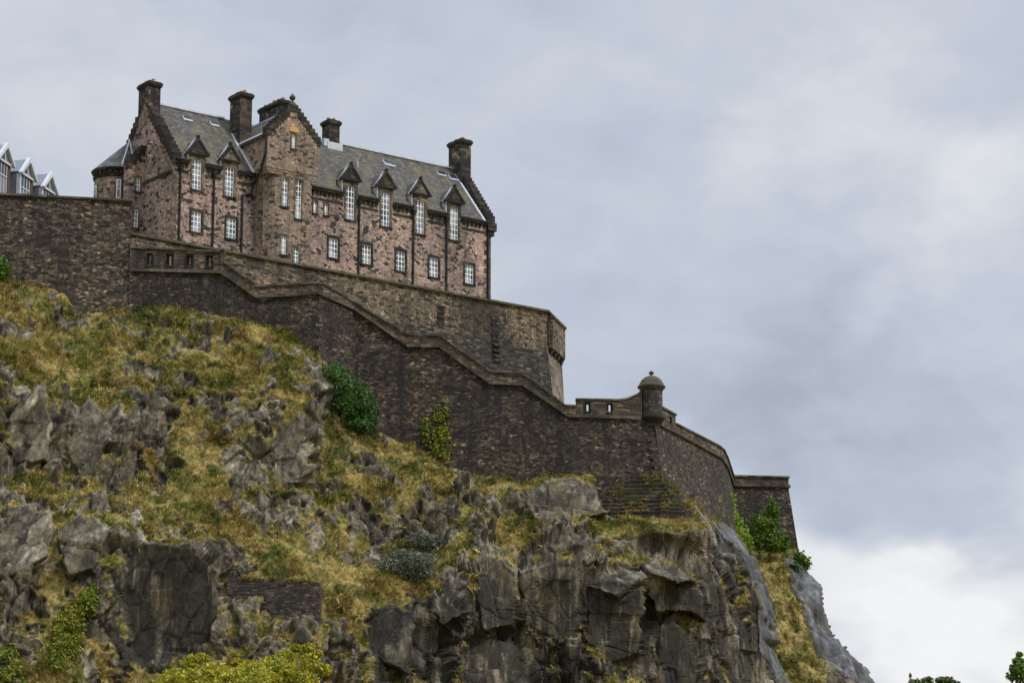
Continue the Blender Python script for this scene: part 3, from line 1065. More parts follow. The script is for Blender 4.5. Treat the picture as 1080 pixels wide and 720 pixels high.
    q.build('flashing', M['lead'], roof, HOFF)
    return root


build_mansion()


# ------------------------------------------------------------------ gabled building beyond the high wall
def build_gabled():
    th = R(16.0)
    A = at(4.5, 152.5, 226.0)
    z0 = 54.0
    root = empty('gabled_building', (A[0], A[1], z0), math.pi / 2 - th)
    tag(root, 'pale grey building with steep gabled bays, showing above the tall plain wall at left', 'building')
    off = (0, 0, z0)
    za = A[2]
    # local x runs away from the viewer along the front, local y into the building (left)
    wb = MB()
    wb.box(-13, 16.0, 1.2, 9.0, z0, za - 1.7)
    wb.build('wall', M['gpaint'], root, off)
    rb = MB()
    zt = za + .9
    rb.prism([(-13, .7, za - 1.55), (-13, 5.0, zt), (-13, 9.3, za - 1.55)], (29, 0, 0))
    rf = rb.build('roof', M['modern_roof'], root, off)
    cb = MB()
    cb.box(6.0, 6.9, 4.6, 5.4, zt - .6, zt + .5)
    cb.build('chimney', M['brown_brick'], rf, off)
    hb = MB()
    hb.box(-13, 16.0, .95, 1.2, za - 1.95, za - 1.65)
    hb.box(-13, 16.0, 0.8, 1.2, za - 3.4, za - 3.1)
    hb.build('fascia', M['gpaint'], root, off)
    for xc in (-4.3, 0.0, 4.3, 8.6):
        b_ = MB()
        w = 1.3
        b_.box(xc - w, xc + w, 0.0, 1.2, z0, za - 1.45)
        bay = b_.build('bay', M['gpaint'], root, off)
        k_ = MB()
        k_.box(xc + .62, xc + w - .02, -.05, 0, z0, za - 1.62)
        k_.build('brick_panel', M['brown_brick'], bay, off)
        g_ = MB()
        g_.prism([(xc - w - .15, -.12, za - 1.45), (xc + w + .15, -.12, za - 1.45), (xc, -.12, za)], (0, 1.9, 0))
        g_.build('gable', M['gpaint'], bay, off)
        g_ = MB()
        for sg in (-1, 1):
            g_.prism([(xc + sg * (w + .3), -.4, za - 1.6), (xc + sg * (w + .02), -.4, za - 1.6), (xc, -.4, za - .3), (xc, -.4, za + .15)], (0, .35, 0))
        g_.box(xc - w - .2, xc + w + .2, -.22, -.12, za - 1.62, za - 1.44)
        g_.box(xc - .05, xc + .05, -.17, -.12, za - 1.44, za - .3)
        g_.box(xc - w - .06, xc - w + .16, -.14, .2, z0, za - 1.62)
        for mm in (-.55, .0, .5):
            g_.box(xc + mm - .04, xc + mm + .04, -.10, -.062, za - 5.2, za - 1.7)
        g_.box(xc - w + .2, xc + .55, -.11, -.062, za - 2.75, za - 2.65)
        g_.build('barge_boards', M['lead'], bay, off)
        d_ = MB()
        d_.box(xc - w + .2, xc + .55, -.06, .0, za - 5.2, za - 1.7)
        d_.prism([(xc - .55, -.15, za - 1.3), (xc - .07, -.15, za - 1.3), (xc - .07, -.15, za - .55)], (0, .04, 0))
        d_.build('pane', M['dark_glass'], bay, off)
        e_ = MB()
        e_.box(xc - w + .24, xc + .5, -.075, -.06, za - 4.6, za - 2.9)
        e_.build('blind', M['gpaint'], bay, off)


build_gabled()

# ------------------------------------------------------------------ ramparts
def pw(pts):
    xs = np.array([p[0] for p in pts], float)
    ys = np.array([p[1] for p in pts], float)
    return lambda x: np.interp(x, xs, ys)


def y_for_z(px, py, z):
    """forward distance at which the line of sight through (px, py) reaches height z"""
    d = ray(px, py)
    return (z - CZ) / d[2] * d[1]


BASE = pw([(-160, 268), (0, 290), (40, 297), (80, 313), (100, 322), (150, 320), (200, 327), (267, 338), (300, 350),
           (337, 376), (397, 455), (443, 474), (486, 499), (559, 503), (626, 502), (660, 510), (690, 522), (715, 536),
           (748, 545), (763, 551), (780, 557), (860, 600)])
STRING = pw([(137, 285), (233, 287.5), (271, 314), (337, 309.4), (345, 313), (373, 325.5), (430, 365), (463, 365.5),
             (516, 404), (550.5, 405.5), (600, 439), (640, 440), (692, 442.5)])
WALLY = pw([(-160, 185.2), (0, 186.5), (139, 188.2), (235, 188.6), (340, 189.2), (345, 189.35), (376, 191.0),
            (600, 192.0), (692, 193.5)])


def band(mb, pxs, lo, hi, Y, f, bk, push=(0, 1), mi=0):
    """masonry run: pxs along the wall, lo/hi heights (photo rows), f proud of the face, bk thick"""
    P = []
    pl = math.hypot(*push)
    pu = np.array([push[0] / pl, push[1] / pl, 0])
    for x in pxs:
        h = at(x, hi(x), Y(x))
        l = at(x, lo(x), Y(x))
        a = np.array([h[0], h[1], l[2]])
        P.append((a - pu * f, a + pu * bk, h - pu * f, h + pu * bk))
    for i in range(len(P) - 1):
        p, q = P[i], P[i + 1]
        mb.poly([p[0], q[0], q[2], p[2]], mi=mi)
        mb.poly([q[1], p[1], p[3], q[3]], mi=mi)
        mb.poly([p[2], q[2], q[3], p[3]], mi=mi)
        mb.poly([p[1], q[1], q[0], p[0]], mi=mi)
    p, q = P[0], P[-1]
    mb.poly([p[1], p[0], p[2], p[3]], mi=mi)
    mb.poly([q[0], q[1], q[3], q[2]], mi=mi)


def span(a, b, pts):
    return [a] + [x for x in pts if a + .01 < x < b - .01] + [b]


# ---- high plain wall on the left
def build_high_wall():
    o0 = at(60, 300, 187)
    root = empty('rampart_wall', tuple(o0))
    tag(root, 'tall plain brown rubble wall at the left edge below the grey gabled building', 'wall')
    top = pw([(-160, 198.2), (0, 206), (139, 213)])
    mb = MB()
    xs = [-160, 0, 70, 139]
    band(mb, xs, lambda x: BASE(x) + 40, top, WALLY, 0, 1.0, (-.13, 1))
    mb.build('wall_face', M['high'], root, o0)
    mb = MB()
    band(mb, [-160, 0, 70, 139.6], top, lambda x: top(x) - 2.2, WALLY, .14, 1.1, (-.13, 1))
    mb.build('coping', M['coping'], root, o0)


build_high_wall()


# ---- upper wall under the mansion
def build_upper_wall():
    z1, zm, zb = 55.62, 52.45, 44.0
    c0, c1 = hl(-9, -6, 0), hl(30.0, -6, 0)
    th = R(14.8)
    rd = np.array([math.sin(th), math.cos(th), 0])
    rn = np.array([math.cos(th), -math.sin(th), 0])
    fn = -VX
    c2 = c1 + rd * 4.7
    o0 = np.array([c1[0], c1[1], zb])
    root = empty('rampart_wall', tuple(o0))
    tag(root, 'tan stone wall directly beneath the mansion, its dark foot sloping out, with a box turret', 'wall')
    Z = lambda p, z: np.array([p[0], p[1], z])
    mb = MB()
    back = 1.2
    b0, b1 = c0 + VX * back, c1 + VX * back - UX * .9
    b2 = c2 - rn * 1.1
    loop = [c0, c1, c2, b2, b1, b0]
    for i in range(6):
        p, q = loop[i], loop[(i + 1) % 6]
        mb.poly([Z(p, zm), Z(q, zm), Z(q, z1), Z(p, z1)])
    mb.poly([Z(p, z1) for p in loop])
    mb.build('wall_face', M['upper'], root, o0)
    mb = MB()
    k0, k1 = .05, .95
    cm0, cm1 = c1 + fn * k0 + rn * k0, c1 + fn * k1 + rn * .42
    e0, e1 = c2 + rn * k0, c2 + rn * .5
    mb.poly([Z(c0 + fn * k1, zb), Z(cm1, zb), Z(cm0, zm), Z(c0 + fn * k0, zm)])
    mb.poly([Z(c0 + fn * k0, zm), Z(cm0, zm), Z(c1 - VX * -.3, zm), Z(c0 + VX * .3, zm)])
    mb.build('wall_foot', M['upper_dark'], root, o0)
    mb = MB()
    mb.poly([Z(cm1, zb), Z(e1, zb), Z(e0, zm), Z(cm0, zm)])
    mb.poly([Z(cm0, zm), Z(e0, zm), Z(c2, zm), Z(c1, zm)])
    mb.poly([Z(e1, zb), Z(e1 - rn * 6, zb), Z(e0 - rn * 5, zm), Z(e0, zm)])
    mb.build('wall_return', M['dressed_light'], root, o0)
    mb = MB()
    lp = [c0 + fn * .12, c1 + fn * .12 + rn * .12, c2 + rn * .12 + rd * .1, b2, b1, b0]
    for i in range(6):
        p, q = lp[i], lp[(i + 1) % 6]
        mb.poly([Z(p, z1), Z(q, z1), Z(q, z1 + .16), Z(p, z1 + .16)])
    mb.poly([Z(p, z1 + .16) for p in lp])
    mb.poly([Z(p, z1) for p in lp][::-1])
    mb.build('coping', M['mossy_coping'], root, o0)
    # box turret on the far corner
    mb = MB()
    g0, g1, pr = .5, 4.5, .36

    def bx(m_, a, b_, o_, i_, za, zc, tilt=0):
        A = [c1 + rd * a + rn * (o_ - tilt), c1 + rd * b_ + rn * (o_ - tilt), c1 + rd * b_ + rn * i_, c1 + rd * a + rn * i_]
        B = [c1 + rd * a + rn * o_, c1 + rd * b_ + rn * o_, c1 + rd * b_ + rn * i_, c1 + rd * a + rn * i_]
        m_.hexa([Z(p, za) for p in A], [Z(p, zc) for p in B])
    bx(mb, g0, g1, pr, .02, 52.9, 55.3)
    bt = mb.build('box_turret', M['upper'], root, o0)
    mb = MB()
    bx(mb, g0 - .1, g1 + .1, pr + .1, .02, 55.3, 55.5)
    mb.build('turret_coping', M['mossy_coping'], bt, o0)
    mb = MB()
    for k in range(4):
        a = g0 + .1 + k * 1.1
        bx(mb, a, a + .55, pr - .02, .02, 52.4, 52.9, .22)
        bx(mb, a + .05, a + .5, pr - .26, .02, 51.85, 52.4, .2)
    mb.build('corbels', M['sooty'], bt, o0)
    mb = MB()
    bx(mb, .05, .5, .12, .02, 53.2, 55.0)
    mb.build('slot', M['sooty'], bt, o0)
    # drain chutes down the face
    for px, (ya, yb), w in ((465, (322, 346), .7), (522, (335, 388), .68)):
        d = ray(px, ya)
        n = VX
        o = np.array([0, 0, CZ])
        t = (np.dot(np.array([HO[0], HO[1], 0]), n) - 6 - np.dot(o, n)) / np.dot(d, n)
        p = o + t * d
        u = float(np.dot(p - HO, UX))
        za = float(p[2])
        h = (yb - ya) * .0735
        mb = MB()
        k = int(h / .42)
        for i in range(k):
            z = za - i * .42
            hh = .18
            A = [hl(u - w / 2, -6 - .09 - (0.25 if z < zm else 0), 0), hl(u + w / 2, -6 - .09 - (0.25 if z < zm else 0), 0), hl(u + w / 2, -5.9, 0), hl(u - w / 2, -5.9, 0)]
            mb.hexa([Z(q, z - hh) for q in A], [Z(q, z) for q in A])
            A = [hl(u - w * .35, -6.05, 0), hl(u + w * .35, -6.05, 0), hl(u + w * .35, -5.9, 0), hl(u - w * .35, -5.9, 0)]
            mb.hexa([Z(q, z - .42) for q in A], [Z(q, z - hh) for q in A])
        mb.build('drain_chute', M['sooty'], root, o0)


M['dressed_light'] = masonry('light_quoin_stone', [(0.0, (0.10, 0.085, 0.065)), (0.5, (0.19, 0.155, 0.115)), (1.0, (0.27, 0.21, 0.15))],
                             0.7, 0.34, (0.11, 0.09, 0.07), streak=0.5, stain=0.4, seed=14)
build_upper_wall()


# ---- the outer wall stepping down the rock
def build_stepped_wall():
    o0 = at(400, 440, 191)
    root = empty('rampart_wall', tuple(o0))
    tag(root, 'long dark outer wall whose sloping parapet steps down the rock in front of the tan wall', 'wall')
    mb = MB()
    xs = [137, 180, 235, 271, 300, 340, 345, 360, 376, 420, 470, 520, 560, 600, 625]
    band(mb, xs, lambda x: BASE(x) + 34, STRING, WALLY, 0, 0.9)
    # battered end up to the salient corner
    a, c = at(625, STRING(625), WALLY(625)), at(690, 442.5, 193.4)
    al, cl = at(625, 560, WALLY(625)), at(697, 505, 193.4)
    zl = al[2]
    mb.poly([(a[0], a[1], zl), (cl[0] + .4, cl[1] - .5, zl), (c[0], c[1], c[2]), (a[0], a[1], a[2])])
    mb.build('wall_face', M['outer'], root, o0)
    mb = MB()
    band(mb, [137, 180, 233, 252, 271, 300, 337, 341, 345, 360, 373, 400, 430, 463, 490, 516, 550.5, 575, 600, 640, 676],
         lambda x: STRING(x) + 1.2, lambda x: STRING(x) - 2.0, WALLY, .17, .8)
    mb.build('string_course', M['coping'], root, o0)
    mb = MB()
    cop1 = pw([(138, 262), (232.5, 266.5)])
    cop2 = pw([(236, 278.5), (272, 303), (335, 299.3), (341, 300.3), (350, 305), (376, 320.5), (430.7, 354), (463.6, 354.6), (517, 392.5),
               (550.5, 394.4), (596.4, 428.6), (607.5, 429)])
    cop3 = pw([(607.5, 421.7), (652, 422.5), (660, 421.5), (668.6, 418.5), (673, 416), (677, 412)])
    sl_ = lambda x: STRING(x) - 2.0
    f, bk = .04, .62

    def lerp(cop, t):
        return lambda x: sl_(x) + (cop(x) - sl_(x)) * t
    emb = []

    def run(x0, x1, cop, brk, loops):
        """parapet between x0 and x1 with narrow loops"""
        cur = x0
        for c_, hw, t0, t1 in loops:
            band(mb, span(cur, c_ - hw, brk), sl_, cop, WALLY, f, bk)
            band(mb, [c_ - hw, c_ + hw], sl_, lerp(cop, t0), WALLY, f, bk)
            band(mb, [c_ - hw, c_ + hw], lerp(cop, t1), cop, WALLY, f, bk)
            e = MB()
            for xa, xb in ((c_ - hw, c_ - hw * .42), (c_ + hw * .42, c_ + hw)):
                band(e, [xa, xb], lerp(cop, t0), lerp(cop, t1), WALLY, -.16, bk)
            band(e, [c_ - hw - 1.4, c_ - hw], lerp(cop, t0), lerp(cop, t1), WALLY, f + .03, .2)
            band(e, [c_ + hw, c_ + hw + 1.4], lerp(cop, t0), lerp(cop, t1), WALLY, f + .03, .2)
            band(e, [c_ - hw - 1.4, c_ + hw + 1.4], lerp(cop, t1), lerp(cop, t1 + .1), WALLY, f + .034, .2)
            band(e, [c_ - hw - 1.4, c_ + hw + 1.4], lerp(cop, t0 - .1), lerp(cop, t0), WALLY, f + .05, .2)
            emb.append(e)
            cur = c_ + hw
        band(mb, span(cur, x1, brk), sl_, cop, WALLY, f, bk)
    run(138, 232.5, cop1, [180], [(158, 3.4, .2, .8), (179, 3.4, .2, .8), (200, 3.4, .2, .8), (221, 3.4, .2, .8)])
    band(mb, [232.5, 236.5], sl_, lambda x: 264.5, WALLY, f + .05, bk)
    brk2 = [252, 272, 300, 335, 341, 350, 360, 376, 400, 430.7, 463.6, 490, 517, 550.5, 575, 596.4]
    run(236.5, 607.5, cop2, brk2, [])
    run(607.5, 677, cop3, [652, 660, 668.6, 673], [(619.7, 2.6, .25, .82), (643, 2.6, .25, .82)])
    mb.build('parapet', M['outer_light'], root, o0)
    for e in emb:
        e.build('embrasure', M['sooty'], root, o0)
    mb = MB()
    band(mb, [137.5, 180, 232.5], cop1, lambda x: cop1(x) - 1.8, WALLY, .14, .7)
    band(mb, [232, 237], lambda x: 264.5, lambda x: 263, WALLY, .16, .7)
    band(mb, span(236.5, 607.5, brk2), cop2, lambda x: cop2(x) - 1.9, WALLY, .14, .7)
    band(mb, [607, 652, 660, 668.6, 673, 677], cop3, lambda x: cop3(x) - 1.8, WALLY, .12, .7)
    mb.build('coping', M['coping'], root, o0)
    # drain slot and quoins at the bends
    mb = MB()
    band(mb, [374.5, 378.5], lambda x: 402, lambda x: 327, lambda x: WALLY(376) - .03, .03, .2)
    mb.build('drain_slot', M['sooty'], root, o0)
    mb = MB()
    y = 316.0
    k = 0
    while y < 372:
        w = (5.5 if k % 2 else 3.0) + 1.5 * RNG.random()
        band(mb, [340 - w, 340.2], lambda x: y + 4.6, lambda x: y, WALLY, .035, .2)
        y += 4.9
        k += 1
    mb.build('quoin_stones', M['outer_light'], root, o0)
    mb = MB()
    y = 447.0
    k = 0
    while y < 500:
        w = 9 if k % 2 else 6
        xr = 690 + (y - 445) * .125
        A = at(xr - w, y, 193.38)
        B = at(xr, y, 193.32)
        zl = at(xr, y + 4.3, 193.32)[2]
        o_ = (y - 445) * .0082
        mb.hexa([(A[0], A[1] - .04 - o_, zl), (B[0] + .04, B[1] - .04 - o_, zl), (B[0] + .04, B[1] + .4, zl), (A[0], A[1] + .4, zl)],
                [(A[0], A[1] - .04 - o_, A[2]), (B[0] + .04, B[1] - .04 - o_, A[2]), (B[0] + .04, B[1] + .4, A[2]), (A[0], A[1] + .4, A[2])])
        y += 4.6
        k += 1
    mb.build('quoin_stones', M['outer_light'], root, o0)


build_stepped_wall()


# ---- right wall running away from the salient corner, then the square bastion
ZS = at(697.7, 448.8, 194.4)[2]
RPTS = [(690.5, 444.8), (697.7, 448.8), (712, 456.4), (735, 468.7), (760, 482.3), (766.5, 492), (772.8, 511)]
RY = pw([(x, y_for_z(x, y, ZS)) for x, y in RPTS])
RSTR = pw(RPTS)


def build_right_wall():
    o0 = at(735, 520, 200)
    root = empty('rampart_wall', tuple(o0))
    tag(root, 'dark wall running away to the right from the domed sentry turret to the square bastion', 'wall')
    push = (-.93, .37)
    mb = MB()
    out = np.array([.93, -.37, 0])
    P = []
    for x, y in RPTS:
        t = at(x, y, RY(x))
        b = t + np.array([0, 0, -9.0]) + out * 1.05
        P.append((b, t, t - out * .9))
    for p, q in zip(P[:-1], P[1:]):
        mb.poly([p[0], q[0], q[1], p[1]])
        mb.poly([p[1], q[1], q[2], p[2]])
        mb.poly([q[2] - np.array([0, 0, 9]), p[2] - np.array([0, 0, 9]), p[2], q[2]])
    mb.build('wall_face', M['outer'], root, o0)
    xs = [695, 697.7, 712, 735, 760, 763, 766.5, 772.8]
    mb = MB()
    band(mb, xs, lambda x: RSTR(x) + 1.0, lambda x: RSTR(x) - 1.6, RY, .16, .8, push)
    mb.build('string_course', M['coping'], root, o0)
    c1 = pw([(696, 429), (712, 438.3)])
    c2 = pw([(712, 447.4), (735, 459.2), (758, 471.2), (763, 475.3), (767, 484), (772.8, 502.3)])
    lo = lambda x: RSTR(x) - 1.6
    mb = MB()
    band(mb, [696, 705.6], lo, c1, RY, .04, .6, push)
    band(mb, [705.6, 708.2], lo, lambda x: lo(x) - 4, RY, .04, .6, push)
    band(mb, [705.6, 708.2], lambda x: c1(x) + 4, c1, RY, .04, .6, push)
    band(mb, [708.2, 712], lo, c1, RY, .04, .6, push)
    band(mb, [712, 735, 758, 763, 767, 772.8], lo, c2, RY, .04, .6, push)
    mb.build('parapet', M['outer_light'], root, o0)
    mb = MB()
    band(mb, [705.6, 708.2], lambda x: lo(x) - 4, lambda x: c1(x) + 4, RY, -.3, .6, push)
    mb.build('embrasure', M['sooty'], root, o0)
    mb = MB()
    band(mb, [695.5, 712.4], c1, lambda x: c1(x) - 1.7, RY, .13, .7, push)
    band(mb, [712.4, 735, 758, 763, 767, 773], c2, lambda x: c2(x) - 1.8, RY, .13, .7, push)
    mb.build('coping', M['coping'], root, o0)


build_right_wall()


def build_bastion():
    Y0 = float(RY(772.8))
    A, B = at(773.4, 512.4, Y0 + .1), at(831.5, 513.8, Y0 + .7)
    o0 = np.array([(A[0] + B[0]) / 2, A[1] + 2, A[2] - 8])
    root = empty('rampart_wall', tuple(o0))
    tag(root, 'square dark stone bastion at the far right end of the walls, above the steep grass gully', 'wall')
    zt = A[2]
    H = 9.0
    dep = 9.0
    mb = MB()
    p = [(A[0], A[1], zt), (B[0], B[1], zt), (B[0] - 1.0, B[1] + dep, zt), (A[0] - 1.0, A[1] + dep, zt)]
    q = [(A[0], A[1] - .7, zt - H), (B[0] + 1.15, B[1] - .7, zt - H), (B[0] + .15, B[1] + dep, zt - H), (A[0] - 1.0, A[1] + dep, zt - H)]
    mb.hexa(q, p)
    mb.build('wall_face', M['outer'], root, o0)

    def ring(m_, o_, z0, z1):
        m_.hexa([(A[0] - .3, A[1] - o_, z0), (B[0] + o_, B[1] - o_, z0), (B[0] - 1 + o_, B[1] + dep + o_, z0), (A[0] - 1, A[1] + dep + o_, z0)],
                [(A[0] - .3, A[1] - o_, z1), (B[0] + o_, B[1] - o_, z1), (B[0] - 1 + o_, B[1] + dep + o_, z1), (A[0] - 1, A[1] + dep + o_, z1)])
    mb = MB()
    ring(mb, .16, zt + .003, zt + .19)
    mb.build('string_course', M['coping'], root, o0)
    mb = MB()
    ring(mb, .03, zt + .19, zt + .74)
    mb.build('parapet', M['outer_light'], root, o0)
    mb = MB()
    ring(mb, .12, zt + .74, zt + .88)
    mb.build('coping', M['coping'], root, o0)


build_bastion()


# ---- domed sentry turret on the salient corner
def build_sentry():
    Yc = 193.75
    z = lambda y: float(at(687.5, y, Yc)[2])
    c = at(687.3, 425, Yc)
    C = (c[0], c[1])
    o0 = np.array([C[0], C[1], z(468)])
    root = empty('sentry_turret', tuple(o0))
    tag(root, 'small round stone sentry turret with a mossy dome and ball finial on the wall corner', 'turret')
    mb = MB()
    mb.lathe(C, [(.76, z(441)), (.76, z(409))], 26)
    mb.build('turret_wall', M['outer_dark'], root, o0)
    mb = MB()
    mb.lathe(C, [(.05, z(470)), (.22, z(464)), (.34, z(459)), (.36, z(456)), (.56, z(451)), (.60, z(448)), (.80, z(444)),
                 (.92, z(442)), (.92, z(440)), (.77, z(439))], 26)
    mb.build('corbel', M['sooty'], root, o0)
    mb = MB()
    mb.lathe(C, [(.77, z(412)), (.83, z(411.5)), (.86, z(410)), (.97, z(409)), (.98, z(407.5)), (.90, z(406.6)), (.83, z(404.5)), (.72, z(401.5)),
                 (.52, z(398.6)), (.28, z(396.8)), (.10, z(396.2)), (0, z(396.1))], 26)
    dm = mb.build('dome', M['dome'], root, o0)
    mb = MB()
    mb.lathe(C, [(.13, z(396.6)), (.07, z(395.8)), (.07, z(395.0)), (.16, z(394.2)), (.20, z(393.3)), (.16, z(392.3)), (.07, z(391.8)), (.06, z(390.9)),
                 (0, z(390.6))], 14)
    mb.build('finial', M['finial'], dm, o0)
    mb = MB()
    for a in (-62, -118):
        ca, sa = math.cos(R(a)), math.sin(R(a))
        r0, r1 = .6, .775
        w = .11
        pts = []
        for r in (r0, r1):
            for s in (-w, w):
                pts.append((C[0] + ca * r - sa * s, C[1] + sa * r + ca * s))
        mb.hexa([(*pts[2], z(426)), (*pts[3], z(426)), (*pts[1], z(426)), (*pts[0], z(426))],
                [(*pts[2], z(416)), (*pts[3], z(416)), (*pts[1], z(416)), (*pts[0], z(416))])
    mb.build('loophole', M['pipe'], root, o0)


M['outer_dark'] = masonry('sentry_stone', [(0.0, (0.025, 0.023, 0.022)), (0.6, (0.055, 0.047, 0.04)), (1.0, (0.11, 0.088, 0.07))],
                          0.5, 0.25, (0.04, 0.036, 0.03), streak=0.6, stain=0.6, seed=15)
M['dome'] = plain('mossy_dome_stone', (0.055, 0.051, 0.034), 0.95, 0.5, 1.8, bmp=0.03)
build_sentry()


# ---- stepped stone footing under the salient corner
def build_footing():
    c = at(697, 499, 193.2)
    o0 = np.array([c[0], c[1], c[2] - 3.4])
    root_mb = MB()
    edge = []
    d = np.array([.36, .93, 0])
    n = 11
    for k in range(n):
        z1 = c[2] - .29 * k + .02
        z0 = z1 - (.31 if k < n - 1 else .6)
        of = .08 + .215 * k
        lf = 4.2 + .10 * k + .35 * RNG.random()
        rl = .3 + .06 * k
        p0 = np.array([c[0] - lf, c[1] - .12 - of * .55 + .25, 0])
        p1 = np.array([c[0] + of * .95 - .5, c[1] - .12 - of * .55, 0])
        p1b = np.array([c[0] + of * .95, c[1] + .35 - of * .2, 0])
        p2 = p1b + d * (rl + 1.2)
        p3 = p2 + np.array([-3.5, 1.0, 0])
        p4 = p0 + np.array([0, 2.5, 0])
        jit = .05 * math.sin(k * 2.3)
        pl = [p0, p1, p1b, p2, p3, p4]
        pl = [q + np.array([jit, -abs(jit), 0]) for q in pl]
        for f_ in np.linspace(0, 1, 26):
            e_ = pl[0] + (pl[1] - pl[0]) * f_
            edge.append((e_[0], e_[1] + .03, z1))
        for f_ in np.linspace(0, 1, 10):
            e_ = pl[2] + (pl[3] - pl[2]) * f_ * .6
            edge.append((e_[0] - .03, e_[1], z1))
        root_mb.prism([(q[0], q[1], z0) for q in pl], (0, 0, z1 - z0))
        pl2 = [pl[0] + [.1, -.035, 0], pl[1] + [.02, -.035, 0], pl[2] + [.04, -.01, 0], pl[3] + [.03, 0, 0], pl[4], pl[5]]
        root_mb.prism([(q[0], q[1], z1 - .10) for q in pl2], (0, 0, .103))
    o = root_mb.build('stone_footing', M['footing'], None, o0)
    o.location = tuple(o0)
    global LEDGE
    LEDGE = (np.array(edge), o0)
    tag(o, 'spreading stepped masonry footing in mossy courses under the corner with the domed turret', 'footing')


build_footing()


def build_retaining():
    o0 = at(292, 640, 173)
    Yw = pw([(236, 172.7), (338, 172.5), (346, 173.0)])
    mb = MB()
    top = pw([(236, 606), (252, 608.5), (300, 611), (338, 615.5), (346, 619)])
    xs = [240, 260, 280, 300, 320, 338]
    band(mb, xs, lambda x: 690, lambda x: top(x) + 2.5, Yw, 0, 2.4)
    x = 240.0
    while x < 337:
        w = 4 + 5 * RNG.random()
        e = min(338, x + w)
        h_ = -1.5 + 4.0 * RNG.random()
        band(mb, [x, e - .15], lambda q: top(q) + 2.6, lambda q: top(q) + h_, Yw, -.01 - .05 * RNG.random(), 1.0)
        x = e
    a, b_ = at(338, 615.5, Yw(338)), at(338, 690, Yw(338))
    o = mb.build('retaining_wall', M['retaining'], None, o0)
    o.location = tuple(o0)
    tag(o, 'short dark brick-like retaining wall set into the lower rock face, grass along its top', 'wall')


build_retaining()

# ------------------------------------------------------------------ rock
def _hash(i, j, k, s):
    h = (i.astype(np.uint32) * np.uint32(374761393) + j.astype(np.uint32) * np.uint32(668265263)
         + k.astype(np.uint32) * np.uint32(2147483647) + np.uint32((s * 974634621) & 0xffffffff))
    h = (h ^ (h >> np.uint32(13))) * np.uint32(1274126177)
    h = h ^ (h >> np.uint32(16))
    h = (h * np.uint32(2246822519)) ^ (h >> np.uint32(11))
    h = h ^ (h >> np.uint32(15))
    return h.astype(np.uint32)


def _u(h, s):
    h = (h ^ np.uint32((s * 2654435761) & 0xffffffff)) * np.uint32(2246822519)
    h = h ^ (h >> np.uint32(15))
    h = h * np.uint32(3266489917)
    h = h ^ (h >> np.uint32(16))
    return (h >> np.uint32(8)).astype(np.float32) / np.float32(16777216.0)


def facets(P, seed):
    """broken-block relief: random height and tilt per cell, and distance to the nearest joint"""
    B = np.floor(P).astype(np.int64)
    n = len(P)
    f1 = np.full(n, 9e9, np.float32)
    f2 = np.full(n, 9e9, np.float32)
    val = np.zeros(n, np.float32)
    for di in (-1, 0, 1):
        for dj in (-1, 0, 1):
            for dk in (-1, 0, 1):
                ci, cj, ck = B[:, 0] + di, B[:, 1] + dj, B[:, 2] + dk
                h = _hash(ci & 0xffff, cj & 0xffff, ck & 0xffff, seed)
                ox = (P[:, 0] - ci - _u(h, 1)).astype(np.float32)
                oy = (P[:, 1] - cj - _u(h, 2)).astype(np.float32)
                oz = (P[:, 2] - ck - _u(h, 3)).astype(np.float32)
                d = ox * ox + oy * oy + oz * oz
                v = (_u(h, 4) - .5) + (_u(h, 5) - .5) * 2.6 * ox + (_u(h, 7) - .35) * 1.6 * oz
                new = d < f1
                f2 = np.where(new, f1, np.minimum(f2, d))
                val = np.where(new, v, val)
                f1 = np.where(new, d, f1)
    return val, np.sqrt(f2) - np.sqrt(f1)


def planes(P, seed, sgn=1, k=.26, tl=1.5):
    """envelope of randomly tilted planes: flat faces meeting in sharp edges, without jumps"""
    B = np.floor(P).astype(np.int64)
    n = len(P)
    best = np.full(n, 9e9, np.float32)
    sec = np.full(n, 9e9, np.float32)
    for di in (-1, 0, 1):
        for dj in (-1, 0, 1):
            for dk in (-1, 0, 1):
                ci, cj, ck = B[:, 0] + di, B[:, 1] + dj, B[:, 2] + dk
                h = _hash(ci & 0xffff, cj & 0xffff, ck & 0xffff, seed)
                ox = (P[:, 0] - ci - _u(h, 1)).astype(np.float32)
                oy = (P[:, 1] - cj - _u(h, 2)).astype(np.float32)
                oz = (P[:, 2] - ck - _u(h, 3)).astype(np.float32)
                v = ((_u(h, 4) - .5) * .9 + tl * ((_u(h, 5) - .5) * ox + (_u(h, 6) - .5) * oy + (_u(h, 7) - .5) * oz)
                     + k * (ox * ox + oy * oy + oz * oz))
                sec = np.minimum(sec, np.maximum(best, v))
                best = np.minimum(best, v)
    return sgn * (best - best.mean() + .06), sec - best


def vnoise(P, seed):
    B = np.floor(P).astype(np.int64)
    f = (P - B).astype(np.float32)
    f = f * f * (3 - 2 * f)
    out = np.zeros(len(P), np.float32)
    for di in (0, 1):
        for dj in (0, 1):
            for dk in (0, 1):
                h = _hash((B[:, 0] + di) & 0xffff, (B[:, 1] + dj) & 0xffff, (B[:, 2] + dk) & 0xffff, seed)
                w = (f[:, 0] if di else 1 - f[:, 0]) * (f[:, 1] if dj else 1 - f[:, 1]) * (f[:, 2] if dk else 1 - f[:, 2])
                out += w * _u(h, 9)
    return out


def fbm(P, seed, octv=4):
    s, a, t = 0, 1.0, 0
    for o in range(octv):
        s = s + a * (vnoise(P * (2 ** o) + 17.3 * o, seed + o) - .5)
        t += a
        a *= .55
    return s / t


